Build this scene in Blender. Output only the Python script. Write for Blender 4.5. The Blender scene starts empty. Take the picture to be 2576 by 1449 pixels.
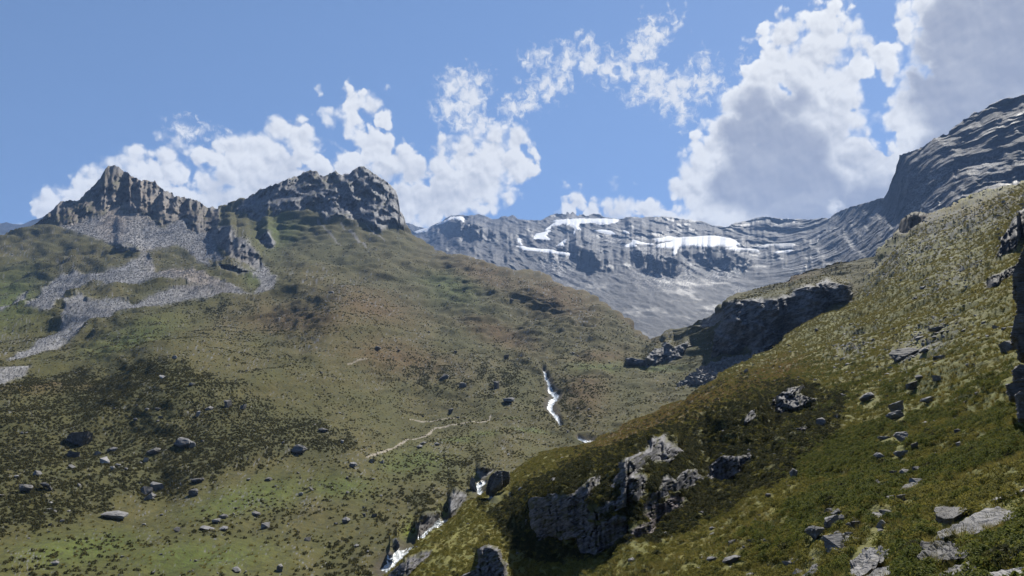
import bpy, bmesh, math, random
import numpy as np
from mathutils import Vector, Matrix, Euler

random.seed(7)
rng = np.random.default_rng(7)
scn = bpy.context.scene
COL = scn.collection
R_ = math.radians

# ------------------------------------------------------------------ camera
FPX, CX, CY = 1910.0, 1288.0, 724.5          # survey of the view in a 2576 x 1449 frame
PITCH = R_(7.0)
cam = bpy.data.cameras.new('camera')
cam.sensor_width = 36.0
cam.lens = FPX / 2576 * 36.0
cam.clip_start, cam.clip_end = 0.2, 60000
camo = bpy.data.objects.new('camera', cam)
camo.rotation_euler = (R_(90) + PITCH, 0, 0)
COL.objects.link(camo)
scn.camera = camo

# ------------------------------------------------------------------ light
HAZE = 7.5e-5                                # density of the mountain air
SUN_EL, SUN_AZ = R_(43), R_(28)              # azimuth measured from +Y towards +X
sun = bpy.data.lights.new('sun', 'SUN')
sun.energy, sun.angle, sun.color = 5.0, R_(0.53), (1.0, 0.95, 0.86)
suno = bpy.data.objects.new('sun', sun)
sd = Vector((math.sin(SUN_AZ) * math.cos(SUN_EL), math.cos(SUN_AZ) * math.cos(SUN_EL), math.sin(SUN_EL)))
suno.rotation_euler = (-sd).to_track_quat('-Z', 'Y').to_euler()
COL.objects.link(suno)
vs = scn.view_settings
vs.view_transform, vs.look, vs.gamma, vs.exposure = 'Standard', 'None', 1.0, 0.9
vs.use_curve_mapping = False
scn.cycles.max_bounces = 4
scn.cycles.diffuse_bounces = 2
scn.cycles.glossy_bounces = 1
scn.cycles.transmission_bounces = 2
scn.cycles.volume_bounces = 0
scn.cycles.transparent_max_bounces = 4
scn.cycles.use_denoising = True


def ray(u, v):
    """unit-horizontal direction of a sight line of the survey: (x, y, rise per metre)"""
    x = (np.asarray(u, dtype=np.float64) - CX) / FPX
    w = -(np.asarray(v, dtype=np.float64) - CY) / FPX
    Y = math.cos(PITCH) - w * math.sin(PITCH)
    Z = math.sin(PITCH) + w * math.cos(PITCH)
    h = np.hypot(x, Y)
    return x / h, Y / h, Z / h


# ------------------------------------------------------------------ world: sky with clouds
class NT:
    def __init__(self, tree):
        self.t = tree

    def n(self, typ, **kw):
        nd = self.t.nodes.new(typ)
        for k, v in kw.items():
            setattr(nd, k, v)
        return nd

    def put(self, sock, v):
        if hasattr(v, 'is_linked') or isinstance(v, bpy.types.NodeSocket):
            self.t.links.new(v, sock)
        elif v is not None:
            sock.default_value = v

    def m(self, op, a, b=None, c=None, clamp=False):
        nd = self.n('ShaderNodeMath', operation=op, use_clamp=clamp)
        for i, v in enumerate((a, b, c)):
            if v is not None:
                self.put(nd.inputs[i], v)
        return nd.outputs[0]

    def vm(self, op, a, b=None, out=0):
        nd = self.n('ShaderNodeVectorMath', operation=op)
        self.put(nd.inputs[0], a)
        if b is not None:
            self.put(nd.inputs[3] if op == 'SCALE' else nd.inputs[1], b)
        return nd.outputs['Value'] if op in ('DISTANCE', 'LENGTH', 'DOT_PRODUCT') else nd.outputs[0]

    def xyz(self, x, y, z):
        nd = self.n('ShaderNodeCombineXYZ')
        for i, v in enumerate((x, y, z)):
            self.put(nd.inputs[i], v)
        return nd.outputs[0]

    def smooth(self, v, lo, hi, a=0.0, b=1.0, kind='SMOOTHSTEP'):
        nd = self.n('ShaderNodeMapRange', interpolation_type=kind)
        self.put(nd.inputs[0], v)
        for i, x in enumerate((lo, hi, a, b)):
            self.put(nd.inputs[i + 1], x)
        return nd.outputs[0]

    def noise(self, vec, scale, detail=2.0, rough=0.5, dist=0.0, color=False):
        nd = self.n('ShaderNodeTexNoise')
        self.put(nd.inputs['Vector'], vec)
        self.put(nd.inputs['Scale'], scale)
        self.put(nd.inputs['Detail'], detail)
        self.put(nd.inputs['Roughness'], rough)
        self.put(nd.inputs['Distortion'], dist)
        return nd.outputs['Color' if color else 'Fac']

    def noise2(self, vec, scale, detail=2.0, rough=0.5, dist=0.0, color=False):
        o = self.noise(vec, scale, detail, rough, dist, color)
        o.node.noise_dimensions = '2D'
        return o

    def mix(self, f, a, b, typ='MIX'):
        nd = self.n('ShaderNodeMix', data_type='RGBA', blend_type=typ, clamp_factor=False)
        self.put(nd.inputs[0], f)
        for s, v in ((nd.inputs[6], a), (nd.inputs[7], b)):
            self.put(s, (*v, 1.0) if isinstance(v, tuple) and len(v) == 3 else v)
        return nd.outputs[2]


def q_of(u, v):
    x, y, z = ray(u, v)
    n = math.sqrt(1 + z * z)
    return math.atan2(x, y) * 19.1, math.asin(z / n) * 19.1


def q_blob(b):
    u, v, r = b
    a = q_of(u, v)
    s = (abs(q_of(u + 10, v)[0] - a[0]) + abs(q_of(u, v + 10)[1] - a[1])) / 0.2
    return a[0], a[1], r / 100 * s


CUMULUS = [(50, 568, 22), (95, 540, 30), (140, 522, 32), (185, 500, 35), (215, 475, 35), (238, 434, 18), (252, 450, 25), (120, 560, 40),
 (348, 378, 24), (345, 415, 36), (320, 432, 32), (370, 455, 50), (428, 392, 30), (440, 440, 45), (500, 398, 40), (540, 455, 60), (590, 388, 38),
 (640, 368, 38), (620, 445, 70), (700, 342, 38), (755, 355, 40), (690, 400, 60), (720, 440, 80), (800, 460, 70), (560, 500, 60), (450, 490, 50), (640, 520, 60),
 (850, 415, 45), (930, 378, 42), (900, 440, 60), (980, 412, 60), (1050, 425, 52), (1100, 405, 48), (1170, 402, 55), (1240, 378, 52),
 (1295, 358, 38), (1285, 415, 52), (1220, 455, 65), (1130, 485, 70), (1060, 510, 60), (1190, 505, 30), (1085, 548, 30), (1010, 520, 60),
 (1432, 520, 20), (1448, 500, 10), (1490, 538, 22), (1562, 515, 24), (1590, 510, 18), (1630, 532, 22), (1540, 538, 25), (1665, 545, 18), (1700, 550, 20),
 (1722, 492, 38), (1745, 432, 38), (1785, 382, 48), (1815, 322, 45), (1855, 262, 45), (1800, 480, 100), (1850, 400, 100), (1920, 300, 100),
 (1950, 150, 55), (1990, 100, 50), (1925, 190, 50), (1960, 95, 40), (2075, 85, 62), (2120, 95, 40), (2040, 180, 100), (2090, 200, 70), (2010, 330, 120), (1950, 460, 150),
 (2100, 420, 120), (2095, 300, 75), (2200, 430, 80), (2220, 510, 120), (2150, 150, 38), (2195, 140, 34), (2230, 130, 26), (2235, 190, 30), (2235, 250, 26), (2245, 300, 40),
 (2330, 110, 80), (2410, 60, 130), (2350, 250, 105), (2500, 200, 200), (2400, 350, 150), (2320, 20, 48), (2620, 0, 200), (2700, 300, 250),
 (2900, 100, 260), (3100, 350, 260), (1790, 560, 60), (1900, 570, 90), (2050, 600, 110), (2200, 600, 110), (2350, 520, 120), (560, 545, 50), (700, 510, 60), (850, 500, 70), (930, 520, 60), (1030, 570, 40), (360, 500, 50), (280, 490, 40), (-250, 520, 60), (-380, 500, 80), (-520, 540, 70)]
PUFFS = [(828, 280, 34), (880, 258, 30), (930, 265, 34), (962, 288, 22), (890, 312, 34), (878, 342, 18), (800, 282, 16)]
WISPS = [(1145, 215, 30), (1130, 270, 30), (1180, 250, 40), (1200, 200, 22), (1165, 300, 28), (1210, 312, 24), (1290, 272, 22), (1330, 247, 24),
 (1380, 217, 26), (1415, 205, 18), (1335, 152, 16), (1375, 152, 16), (1430, 150, 28), (1480, 150, 30), (1530, 175, 26), (1472, 108, 12), (1575, 170, 22),
 (1610, 130, 34), (1640, 85, 34), (1615, 190, 28), (1650, 215, 40), (1700, 230, 42), (1760, 215, 28), (1800, 205, 18), (1770, 155, 16), (1712, 266, 22),
 (1722, 300, 14), (1590, 240, 16), (470, 325, 17), (495, 332, 13), (442, 310, 9), (560, 355, 10), (1870, 170, 10), (2110, 10, 14), (1700, 50, 10)]
GREY = [(1900, 330, 100), (1960, 440, 150), (1830, 470, 70), (2040, 500, 120), (1990, 250, 60), (2190, 520, 90), (2410, 60, 110), (2360, 250, 85), (2500, 200, 220),
 (2420, 400, 130), (2620, 0, 200), (2700, 300, 300), (2335, 120, 40), (2900, 100, 300), (3100, 350, 300)]
PALE = [(720, 450, 60), (640, 460, 40), (800, 480, 60), (1000, 470, 50), (1100, 500, 60), (1180, 470, 40), (560, 490, 50), (930, 480, 60), (1060, 450, 40), (2090, 330, 50), (2180, 400, 60), (1560, 545, 25)]
HOLES = [(2188, 212, 20), (2182, 245, 10), (2200, 20, 60), (2195, 70, 30), (440, 437, 13), (835, 375, 26), (1000, 345, 30), (1075, 330, 40), (528, 430, 14), (775, 405, 10)]


def make_world():
    w = bpy.data.worlds.new('World')
    scn.world = w
    w.use_nodes = True
    t = w.node_tree
    t.nodes.clear()
    N = NT(t)
    # --- node group: fine structure of the clouds in sky angles
    g = bpy.data.node_groups.new('cloud_detail', 'ShaderNodeTree')
    g.interface.new_socket('q', in_out='INPUT', socket_type='NodeSocketVector')
    g.interface.new_socket('f', in_out='OUTPUT', socket_type='NodeSocketFloat')
    g.interface.new_socket('wisp', in_out='OUTPUT', socket_type='NodeSocketFloat')
    G = NT(g)
    gi, go = G.n('NodeGroupInput'), G.n('NodeGroupOutput')
    q = gi.outputs[0]

    def warp(B, q, sc, amt, det):
        c = B.noise2(q, sc, det, 0.55, 0, True)
        return B.vm('ADD', q, B.vm('SCALE', B.vm('SUBTRACT', c, (0.5, 0.5, 0.5)), amt))

    def union(B, q, blobs):
        f = None
        for b in blobs:
            x, y, r = q_blob(b)
            s = B.m('SUBTRACT', r, B.vm('DISTANCE', q, (x, y, 0)))
            f = s if f is None else B.m('MAXIMUM', f, s)
        return f
    qv = warp(G, q, 2.2, 0.28, 3)

    def puffs(sc, r):
        vo = G.n('ShaderNodeTexVoronoi', feature='F1', voronoi_dimensions='2D')
        vo.inputs['Scale'].default_value = sc
        vo.inputs['Detail'].default_value = 2.0
        vo.inputs['Roughness'].default_value = r
        G.put(vo.inputs['Vector'], qv)
        return vo.outputs['Distance']
    fb = G.noise2(q, 2.2, 7.0, 0.50)
    det = G.m('ADD', G.m('MULTIPLY', G.m('SUBTRACT', 0.42, puffs(1.8, 0.45)), 0.62), G.m('MULTIPLY', G.m('SUBTRACT', fb, 0.5), 0.46))
    g.links.new(det, go.inputs[0])
    fw = G.noise2(warp(G, q, 4.0, 0.30, 3), 4.5, 9.0, 0.60)
    g.links.new(G.m('MULTIPLY', G.m('SUBTRACT', fw, 0.5), 1.25), go.inputs[1])

    tc = N.n('ShaderNodeTexCoord')
    d = N.vm('NORMALIZE', tc.outputs['Generated'])
    sx = N.n('ShaderNodeSeparateXYZ')
    N.put(sx.inputs[0], d)
    az = N.m('MULTIPLY', N.m('ARCTAN2', sx.outputs[0], sx.outputs[1]), 19.1)
    el = N.m('MULTIPLY', N.m('ARCSINE', sx.outputs[2]), 19.1)
    q = N.xyz(az, el, 0.0)
    qa = warp(N, q, 1.5, 0.36, 3)
    base_f = N.m('MAXIMUM', union(N, qa, CUMULUS), N.m('SUBTRACT', union(N, qa, PUFFS), 0.10))
    base_f = N.m('MINIMUM', base_f, N.m('MULTIPLY', union(N, qa, HOLES), -1.0))
    base_w = union(N, warp(N, q, 2.4, 0.34, 4), WISPS)

    def field(off):
        nd = N.n('ShaderNodeGroup')
        nd.node_tree = g
        N.put(nd.inputs[0], N.vm('ADD', q, off) if off else q)
        return nd
    a0 = field(None)
    a1 = field((0.055, 0.11, 0.0))
    F, W = N.m('ADD', base_f, N.m('ADD', a0.outputs[0], 0.27)), N.m('ADD', base_w, N.m('ADD', a0.outputs[1], 0.12))
    dF = N.m('SUBTRACT', a0.outputs[0], a1.outputs[0])
    dW = N.m('SUBTRACT', a0.outputs[1], a1.outputs[1])
    big = N.noise2(q, 0.9, 6, 0.55)
    low = N.smooth(el, -0.4, 0.6)
    al = N.m('MULTIPLY', N.smooth(F, -0.08, N.m('ADD', 0.08, N.m('MULTIPLY', N.smooth(big, 0.35, 0.65), 0.30))), low)
    aw = N.m('MULTIPLY', N.smooth(W, -0.10, 0.42, 0.0, 0.97), low)
    qs = warp(N, q, 0.9, 0.8, 5)
    thick = N.smooth(N.m('ADD', union(N, qs, GREY), N.m('MULTIPLY', a0.outputs[0], 0.22)), -0.16, 0.34)
    pale = N.smooth(union(N, qs, PALE), -0.3, 0.35, 0.0, 0.40)
    thick = N.m('MULTIPLY', N.m('MAXIMUM', thick, pale), N.smooth(N.m('MAXIMUM', F, base_f), 0.04, 0.42))
    thick = N.m('MULTIPLY', thick, N.m('ADD', 0.70, N.m('MULTIPLY', big, 0.5)), clamp=True)
    relief = N.m('MULTIPLY', dF, N.m('SUBTRACT', 1.15, N.m('MULTIPLY', thick, 0.9)))
    lit = N.m('ADD', N.m('SUBTRACT', 0.90, N.m('MULTIPLY', thick, 0.86)), relief, clamp=True)
    rim = N.m('MULTIPLY', N.smooth(F, 0.45, 0.05, 0.0, 0.22), N.smooth(base_f, 0.45, 0.15))
    lit = N.m('ADD', lit, N.m('MULTIPLY', rim, N.m('ADD', 0.35, N.m('MULTIPLY', N.smooth(az, 1.0, 6.0), 0.65))))
    cc = N.mix(lit, (0.36, 0.40, 0.51), (0.88, 0.90, 0.93))
    litw = N.m('ADD', 0.80, N.m('MULTIPLY', dW, 0.5), clamp=True)
    cw = N.mix(litw, (0.50, 0.56, 0.68), (0.90, 0.92, 0.95))
    sky = N.n('ShaderNodeTexSky', sky_type='NISHITA')
    sky.sun_disc = False
    N.put(sky.inputs[0], N.vm('NORMALIZE', N.vm('ADD', N.vm('MULTIPLY', d, (1, 1, 0.65)), (0, 0, 0.42))))      # thin, clear high-mountain air: no milky horizon
    sky.sun_elevation, sky.sun_rotation = SUN_EL, SUN_AZ
    sky.altitude, sky.air_density, sky.dust_density, sky.ozone_density = 2300, 1.15, 0.15, 2.6
    SKY = 0.078
    K = 1.0 / (2 ** vs.exposure) / SKY
    base = sky.outputs[0]
    cs = N.n('ShaderNodeVectorMath', operation='SCALE')
    N.put(cs.inputs[0], cw)
    cs.inputs[3].default_value = K
    c1 = N.mix(aw, base, cs.outputs[0])
    cs2 = N.n('ShaderNodeVectorMath', operation='SCALE')
    N.put(cs2.inputs[0], cc)
    cs2.inputs[3].default_value = K
    c2 = N.mix(al, c1, cs2.outputs[0])
    bg = N.n('ShaderNodeBackground')
    bg.inputs['Strength'].default_value = SKY
    N.put(bg.inputs['Color'], c2)
    out = N.n('ShaderNodeOutputWorld')
    t.links.new(bg.outputs[0], out.inputs[0])
    w.cycles.sampling_method = 'MANUAL'
    w.cycles.sample_map_resolution = 512


make_world()

# ------------------------------------------------------------------ helpers: noise, surfaces, meshes
_perm = np.random.RandomState(3).permutation(256)
_perm = np.concatenate([_perm, _perm, _perm]).astype(np.int32)
_ga = np.random.RandomState(5).normal(size=(256, 3))
_ga = (_ga / np.linalg.norm(_ga, axis=1)[:, None]).astype(np.float32)


def pn(x, y, z, seed=0):
    x = np.asarray(x, dtype=np.float64) + seed * 17.37
    y = np.asarray(y, dtype=np.float64) + seed * 5.11
    z = np.asarray(z, dtype=np.float64) - seed * 9.73
    xi, yi, zi = np.floor(x), np.floor(y), np.floor(z)
    xf, yf, zf = (x - xi).astype(np.float32), (y - yi).astype(np.float32), (z - zi).astype(np.float32)
    xi, yi, zi = xi.astype(np.int64) & 255, yi.astype(np.int64) & 255, zi.astype(np.int64) & 255
    fu, fv, fw = (t * t * t * (t * (t * 6 - 15) + 10) for t in (xf, yf, zf))
    r = 0
    for i in (0, 1):
        wx = fu if i else 1 - fu
        px = _perm[xi + i]
        for j in (0, 1):
            wy = fv if j else 1 - fv
            py = _perm[px + yi + j]
            for k in (0, 1):
                wz = fw if k else 1 - fw
                gr = _ga[_perm[py + zi + k]]
                r = r + wx * wy * wz * (gr[..., 0] * (xf - i) + gr[..., 1] * (yf - j) + gr[..., 2] * (zf - k))
    return r * 1.6


def fbm(x, y, z, octs, seed=0, gain=0.5, ridged=False):
    r, a, f = 0, 1.0, 1.0
    for o in range(octs):
        n = pn(x * f, y * f, z * f, seed + o)
        r = r + a * ((1 - 2 * np.abs(n)) if ridged else n)
        a *= gain
        f *= 2.03
    return r


def lod(P, D, lmax, lmin_px, lmax_px, seed=0, ridged=False, stretch=(1, 1, 1), H=1.0):
    """sum of octaves whose wavelength (m) suits how far each point lies; every octave has the same slope"""
    out = np.zeros(len(D), dtype=np.float32)
    px = D / 760.0
    lam, o = lmax, 0
    while lam > px.min() * lmin_px and o < 22:
        w = np.clip((lam / px - lmin_px) / lmin_px, 0, 1) * np.clip((lmax_px * 1.6 - lam / px) / (lmax_px * 0.6), 0, 1)
        idx = np.nonzero(w > 0.01)[0]
        if len(idx):
            n = pn(P[idx, 0] / lam * stretch[0], P[idx, 1] / lam * stretch[1], P[idx, 2] / lam * stretch[2], seed + o)
            if ridged:
                n = 0.5 - 1.6 * np.abs(n)
            out[idx] += (n * lam * w[idx]).astype(np.float32)
        lam *= 0.5
        o += 1
    return out


class TPS:
    def __init__(self, pts):
        p = np.array(pts, dtype=np.float64)
        self.c = p[:, :2] / 1000.0
        y = np.log(p[:, 2])
        n = len(p)
        r2 = ((self.c[:, None] - self.c[None]) ** 2).sum(-1)
        K = 0.5 * r2 * np.log(r2 + 1e-12) + np.eye(n) * 2e-4
        Q = np.hstack([np.ones((n, 1)), self.c])
        A = np.block([[K, Q], [Q.T, np.zeros((3, 3))]])
        self.s = np.linalg.solve(A, np.concatenate([y, np.zeros(3)]))

    def __call__(self, u, v):
        u, v = np.ravel(u) / 1000.0, np.ravel(v) / 1000.0
        r = self.s[-3] + self.s[-2] * u + self.s[-1] * v
        for (cu, cv), w in zip(self.c, self.s[:-3]):
            r2 = (u - cu) ** 2 + (v - cv) ** 2
            r += w * 0.5 * r2 * np.log(r2 + 1e-12)
        return np.exp(r)


def inside(poly, u, v):
    p = np.array(poly, dtype=np.float64)
    res = np.zeros(u.shape, dtype=bool)
    m = (u >= p[:, 0].min()) & (u <= p[:, 0].max()) & (v >= p[:, 1].min()) & (v <= p[:, 1].max())
    uu, vv = u[m], v[m]
    r = np.zeros(uu.shape, dtype=bool)
    j = len(p) - 1
    for i in range(len(p)):
        a, b = p[i], p[j]
        if a[1] != b[1]:
            r ^= ((a[1] > vv) != (b[1] > vv)) & (uu < (b[0] - a[0]) * (vv - a[1]) / (b[1] - a[1]) + a[0])
        j = i
    res[m] = r
    return res


def near_line(pts, u, v):
    """distance to a polyline and the running index along it"""
    p = np.array(pts, dtype=np.float64)
    best = np.full(u.shape, 1e9)
    for a, b in zip(p[:-1], p[1:]):
        ab = b[:2] - a[:2]
        t = np.clip(((u - a[0]) * ab[0] + (v - a[1]) * ab[1]) / (ab @ ab), 0, 1)
        w = a[2] + (b[2] - a[2]) * t if p.shape[1] > 2 else 1.0
        best = np.minimum(best, np.hypot(u - a[0] - ab[0] * t, v - a[1] - ab[1] * t) / w)
    return best


def blur(a, n):
    for _ in range(n):
        b = np.pad(a, 1, mode='edge')
        a = (b[1:-1, :-2] + b[1:-1, 2:] + b[:-2, 1:-1] + b[2:, 1:-1] + 2 * a) / 6
    return a


def mesh_np(name, co, faces, col=None, mat=None, smooth=True, extra=None):
    me = bpy.data.meshes.new(name)
    k = faces.shape[1]
    me.vertices.add(len(co))
    me.vertices.foreach_set('co', np.ascontiguousarray(co, dtype=np.float32).ravel())
    me.loops.add(faces.size)
    me.loops.foreach_set('vertex_index', np.ascontiguousarray(faces, dtype=np.int32).ravel())
    me.polygons.add(len(faces))
    me.polygons.foreach_set('loop_start', np.arange(0, faces.size, k, dtype=np.int32))
    me.polygons.foreach_set('use_smooth', np.full(len(faces), smooth, dtype=bool))
    me.update(calc_edges=True)
    if col is not None:
        at = me.attributes.new('tint', 'FLOAT_COLOR', 'POINT')
        c4 = np.ones((len(co), 4), dtype=np.float32)
        c4[:, :3] = col
        at.data.foreach_set('color', c4.ravel())
    for kx, vx in (extra or {}).items():
        at = me.attributes.new(kx, 'FLOAT', 'POINT')
        at.data.foreach_set('value', np.ascontiguousarray(vx, dtype=np.float32))
    if mat:
        me.materials.append(mat)
    return me


def link(name, me, parent=None, **props):
    o = bpy.data.objects.new(name, me)
    COL.objects.link(o)
    o.parent = parent
    for k, v in props.items():
        if v:
            o[k] = v
    return o


# ------------------------------------------------------------------ materials
def ground_material(name, scale, bump, vary=0.35, rough=0.9, spec=0.25, wet=False):
    m = bpy.data.materials.new(name)
    m.use_nodes = True
    t = m.node_tree
    t.nodes.clear()
    N = NT(t)
    at = N.n('ShaderNodeAttribute', attribute_name='tint')
    rk = N.n('ShaderNodeAttribute', attribute_name='rock')
    tc = N.n('ShaderNodeTexCoord')
    v = tc.outputs['Object']
    n1 = N.noise(v, 1.0 / scale, 6, 0.65)
    n2 = N.noise(v, 1.0 / (scale * 9), 4, 0.6)
    f = N.m('ADD', N.m('MULTIPLY', N.m('SUBTRACT', n1, 0.5), vary * 4.0), N.m('ADD', 1.0, N.m('MULTIPLY', N.m('SUBTRACT', n2, 0.5), vary * 1.6)))
    f = N.m('MAXIMUM', f, 0.25)
    mul = N.n('ShaderNodeVectorMath', operation='SCALE')
    N.put(mul.inputs[0], at.outputs['Color'])
    N.put(mul.inputs[3], f)
    bs = N.n('ShaderNodeBsdfPrincipled')
    N.put(bs.inputs['Base Color'], mul.outputs[0])
    bs.inputs['Specular IOR Level'].default_value = spec
    r = N.m('SUBTRACT', rough, N.m('MULTIPLY', rk.outputs['Fac'], 0.22))
    if wet:
        wt = N.smooth(N.noise(v, 1.0 / 160, 5, 0.6), 0.52, 0.64)
        r = N.m('SUBTRACT', r, N.m('MULTIPLY', wt, 0.2))
    N.put(bs.inputs['Roughness'], r)
    bp = N.n('ShaderNodeBump')
    bp.inputs['Strength'].default_value = bump
    bp.inputs['Distance'].default_value = scale
    N.put(bp.inputs['Height'], N.noise(v, 0.8 / scale, 5, 0.7))
    N.put(bs.inputs['Normal'], bp.outputs[0])
    o = N.n('ShaderNodeOutputMaterial')
    t.links.new(bs.outputs[0], o.inputs[0])
    return m


def stone_material(name, c0, c1, scale=0.25, lichen=0.0, strata=True):
    m = bpy.data.materials.new(name)
    m.use_nodes = True
    t = m.node_tree
    t.nodes.clear()
    N = NT(t)
    tc = N.n('ShaderNodeTexCoord')
    oi = N.n('ShaderNodeObjectInfo')
    v = N.vm('ADD', tc.outputs['Object'], N.vm('SCALE', N.xyz(oi.outputs['Random'], oi.outputs['Random'], oi.outputs['Random']), 40.0))
    n1 = N.noise(v, 1.0 / scale, 7, 0.65)
    col = N.mix(N.smooth(n1, 0.3, 0.72), c0, c1)
    if lichen:
        col = N.mix(N.m('MULTIPLY', N.smooth(N.noise(v, 2.2 / scale, 4, 0.6), 0.58, 0.68), lichen), col, (0.16, 0.14, 0.07))
    val = N.m('ADD', 0.8, N.m('MULTIPLY', oi.outputs['Random'], 0.45))
    mul = N.n('ShaderNodeVectorMath', operation='SCALE')
    N.put(mul.inputs[0], col)
    N.put(mul.inputs[3], val)
    bs = N.n('ShaderNodeBsdfPrincipled')
    N.put(bs.inputs['Base Color'], mul.outputs[0])
    bs.inputs['Roughness'].default_value = 0.85
    bs.inputs['Specular IOR Level'].default_value = 0.2
    h = n1
    if strata:
        wv = N.noise(N.vm('MULTIPLY', v, (0.8, 1.0, 6.0)), 1.6 / scale, 4, 0.6)
        h = N.m('ADD', n1, N.m('MULTIPLY', wv, 1.2))
    bp = N.n('ShaderNodeBump')
    bp.inputs['Strength'].default_value = 0.8
    bp.inputs['Distance'].default_value = scale * 0.25
    N.put(bp.inputs['Height'], h)
    N.put(bs.inputs['Normal'], bp.outputs[0])
    o = N.n('ShaderNodeOutputMaterial')
    t.links.new(bs.outputs[0], o.inputs[0])
    return m


def leaf_material(name, ca, cb, cc):
    m = bpy.data.materials.new(name)
    m.use_nodes = True
    t = m.node_tree
    t.nodes.clear()
    N = NT(t)
    oi = N.n('ShaderNodeObjectInfo')
    tc = N.n('ShaderNodeTexCoord')
    n = N.noise(tc.outputs['Object'], 3.0, 3, 0.6)
    col = N.mix(N.smooth(oi.outputs['Random'], 0.1, 0.9), ca, cb)
    col = N.mix(N.smooth(n, 0.48, 0.7), col, cc)
    bs = N.n('ShaderNodeBsdfPrincipled')
    N.put(bs.inputs['Base Color'], col)
    bs.inputs['Roughness'].default_value = 0.8
    bs.inputs['Specular IOR Level'].default_value = 0.05
    tr = N.n('ShaderNodeBsdfTranslucent')
    N.put(tr.inputs['Color'], col)
    mx = N.n('ShaderNodeMixShader')
    mx.inputs[0].default_value = 0.35
    t.links.new(bs.outputs[0], mx.inputs[1])
    t.links.new(tr.outputs[0], mx.inputs[2])
    o = N.n('ShaderNodeOutputMaterial')
    t.links.new(mx.outputs[0], o.inputs[0])
    return m


M_near = ground_material('turf_near', 0.45, 0.4, 0.30, 0.95, 0.1)
M_mid = ground_material('turf_valley', 2.2, 0.35, 0.30, 0.95, 0.1)
M_far = ground_material('rock_far', 9.0, 0.5, 0.30, 0.9, 0.08, True)
M_stone = stone_material('grey_schist', (0.085, 0.082, 0.082), (0.20, 0.195, 0.19), 0.5, 0.25)
M_dark = stone_material('dark_schist', (0.055, 0.053, 0.051), (0.14, 0.134, 0.128), 0.5, 0.35)
M_pale = stone_material('pale_stone', (0.14, 0.135, 0.13), (0.28, 0.27, 0.26), 0.6, 0.1)
M_leaf = leaf_material('alpine_shrub_leaf', (0.105, 0.105, 0.026), (0.18, 0.16, 0.036), (0.24, 0.205, 0.045))
M_leafdark = leaf_material('dwarf_juniper_leaf', (0.034, 0.040, 0.016), (0.058, 0.056, 0.022), (0.085, 0.078, 0.028))
M_drygrass = leaf_material('dry_grass_blade', (0.15, 0.095, 0.035), (0.20, 0.13, 0.045), (0.22, 0.15, 0.05))
M_heath = leaf_material('heath_leaf', (0.055, 0.056, 0.022), (0.085, 0.077, 0.031), (0.105, 0.092, 0.037))
M_leafgreen = leaf_material('green_bush_leaf', (0.070, 0.086, 0.020), (0.115, 0.125, 0.026), (0.17, 0.16, 0.032))
M_grass = leaf_material('grass_blade', (0.12, 0.112, 0.030), (0.17, 0.145, 0.04), (0.21, 0.165, 0.05))

# ------------------------------------------------------------------ survey of the terrain (view angle + distance in metres)
def Z(x0, y0, s):
    return lambda pts: [(x0 + p[0] * s, y0 + p[1] * s) + tuple(p[2:]) for p in pts]


z1, z2, z3 = Z(0, 319.4, 1 / 3), Z(858.7, 447.2, 1 / 3), Z(1717.3, 255.6, 1 / 3)
z5, z6 = Z(858.7, 830.6, .4268), Z(1717.3, 830.6, .4268)
zm, zr, zf, zg, zt = Z(1533.3, 607, .248), Z(1213.9, 1054.2, .2728), Z(1277.8, 523.9, .2976), Z(830.6, 1086.1, .2504), Z(2192.7, 447.2, .4411)

def sst(x, a, b):
    t = np.clip((x - a) / (b - a), 0, 1)
    return t * t * (3 - 2 * t)


SIL_L = [(-1400, 650), (-600, 640), (-200, 618)] + z1([(0, 825), (90, 800), (180, 760), (250, 740), (330, 680), (370, 640), (440, 580), (490, 550), (600, 550),
 (640, 510), (690, 450), (760, 370), (790, 330), (820, 295), (870, 290), (920, 325), (960, 345), (1020, 380), (1060, 405), (1110, 400), (1160, 415),
 (1170, 400), (1185, 440), (1250, 490), (1300, 490), (1310, 520), (1400, 540), (1460, 550), (1510, 575), (1540, 595), (1605, 600), (1620, 615), (1720, 600),
 (1750, 580), (1850, 545), (1960, 470), (2000, 470), (2040, 450), (2100, 415), (2180, 385), (2250, 370), (2290, 345), (2350, 330), (2390, 345), (2410, 370),
 (2440, 365), (2520, 340), (2535, 335)]) + [(855, 440), (880, 435), (895, 422), (915, 418), (930, 427), (950, 440), (975, 460), (995, 478), (1003, 500), (1006, 530),
 (1017, 544), (1022, 564), (1042, 584), (1062, 600), (1098, 627), (1158, 645), (1225, 660), (1292, 674), (1358, 685), (1392, 704), (1425, 724), (1475, 740),
 (1512, 764), (1558, 797), (1592, 820), (1638, 850), (1670, 839), (1717, 830), (1760, 812), (1800, 785), (1822, 765), (1830, 757), (1864, 739), (1931, 712), (1971, 699),
 (2001, 686), (2034, 677), (2071, 669), (2101, 659), (2150, 652), (2184, 644), (2217, 630), (2260, 650), (2400, 740)]
SIL_R = [(600, 1700), (760, 1580), (880, 1500), (970, 1449), (1000, 1415), (1042, 1381), (1072, 1351), (1102, 1330), (1132, 1309), (1166, 1274), (1200, 1251), (1243, 1227),
 (1285, 1193), (1307, 1172), (1371, 1146), (1426, 1129), (1499, 1104), (1542, 1091), (1606, 1061), (1648, 1040), (1717, 1008), (1760, 976), (1824, 933),
 (1888, 899), (1930, 882), (1973, 856), (2016, 830), (2080, 785), (2130, 752), (2170, 715), (2200, 670), (2217, 626), (2237, 614), (2257, 602), (2262, 575),
 (2268, 552), (2301, 538), (2337, 539), (2384, 522), (2417, 509), (2484, 486), (2534, 472), (2576, 461), (2700, 425), (3200, 330), (4300, 250)]
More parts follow.
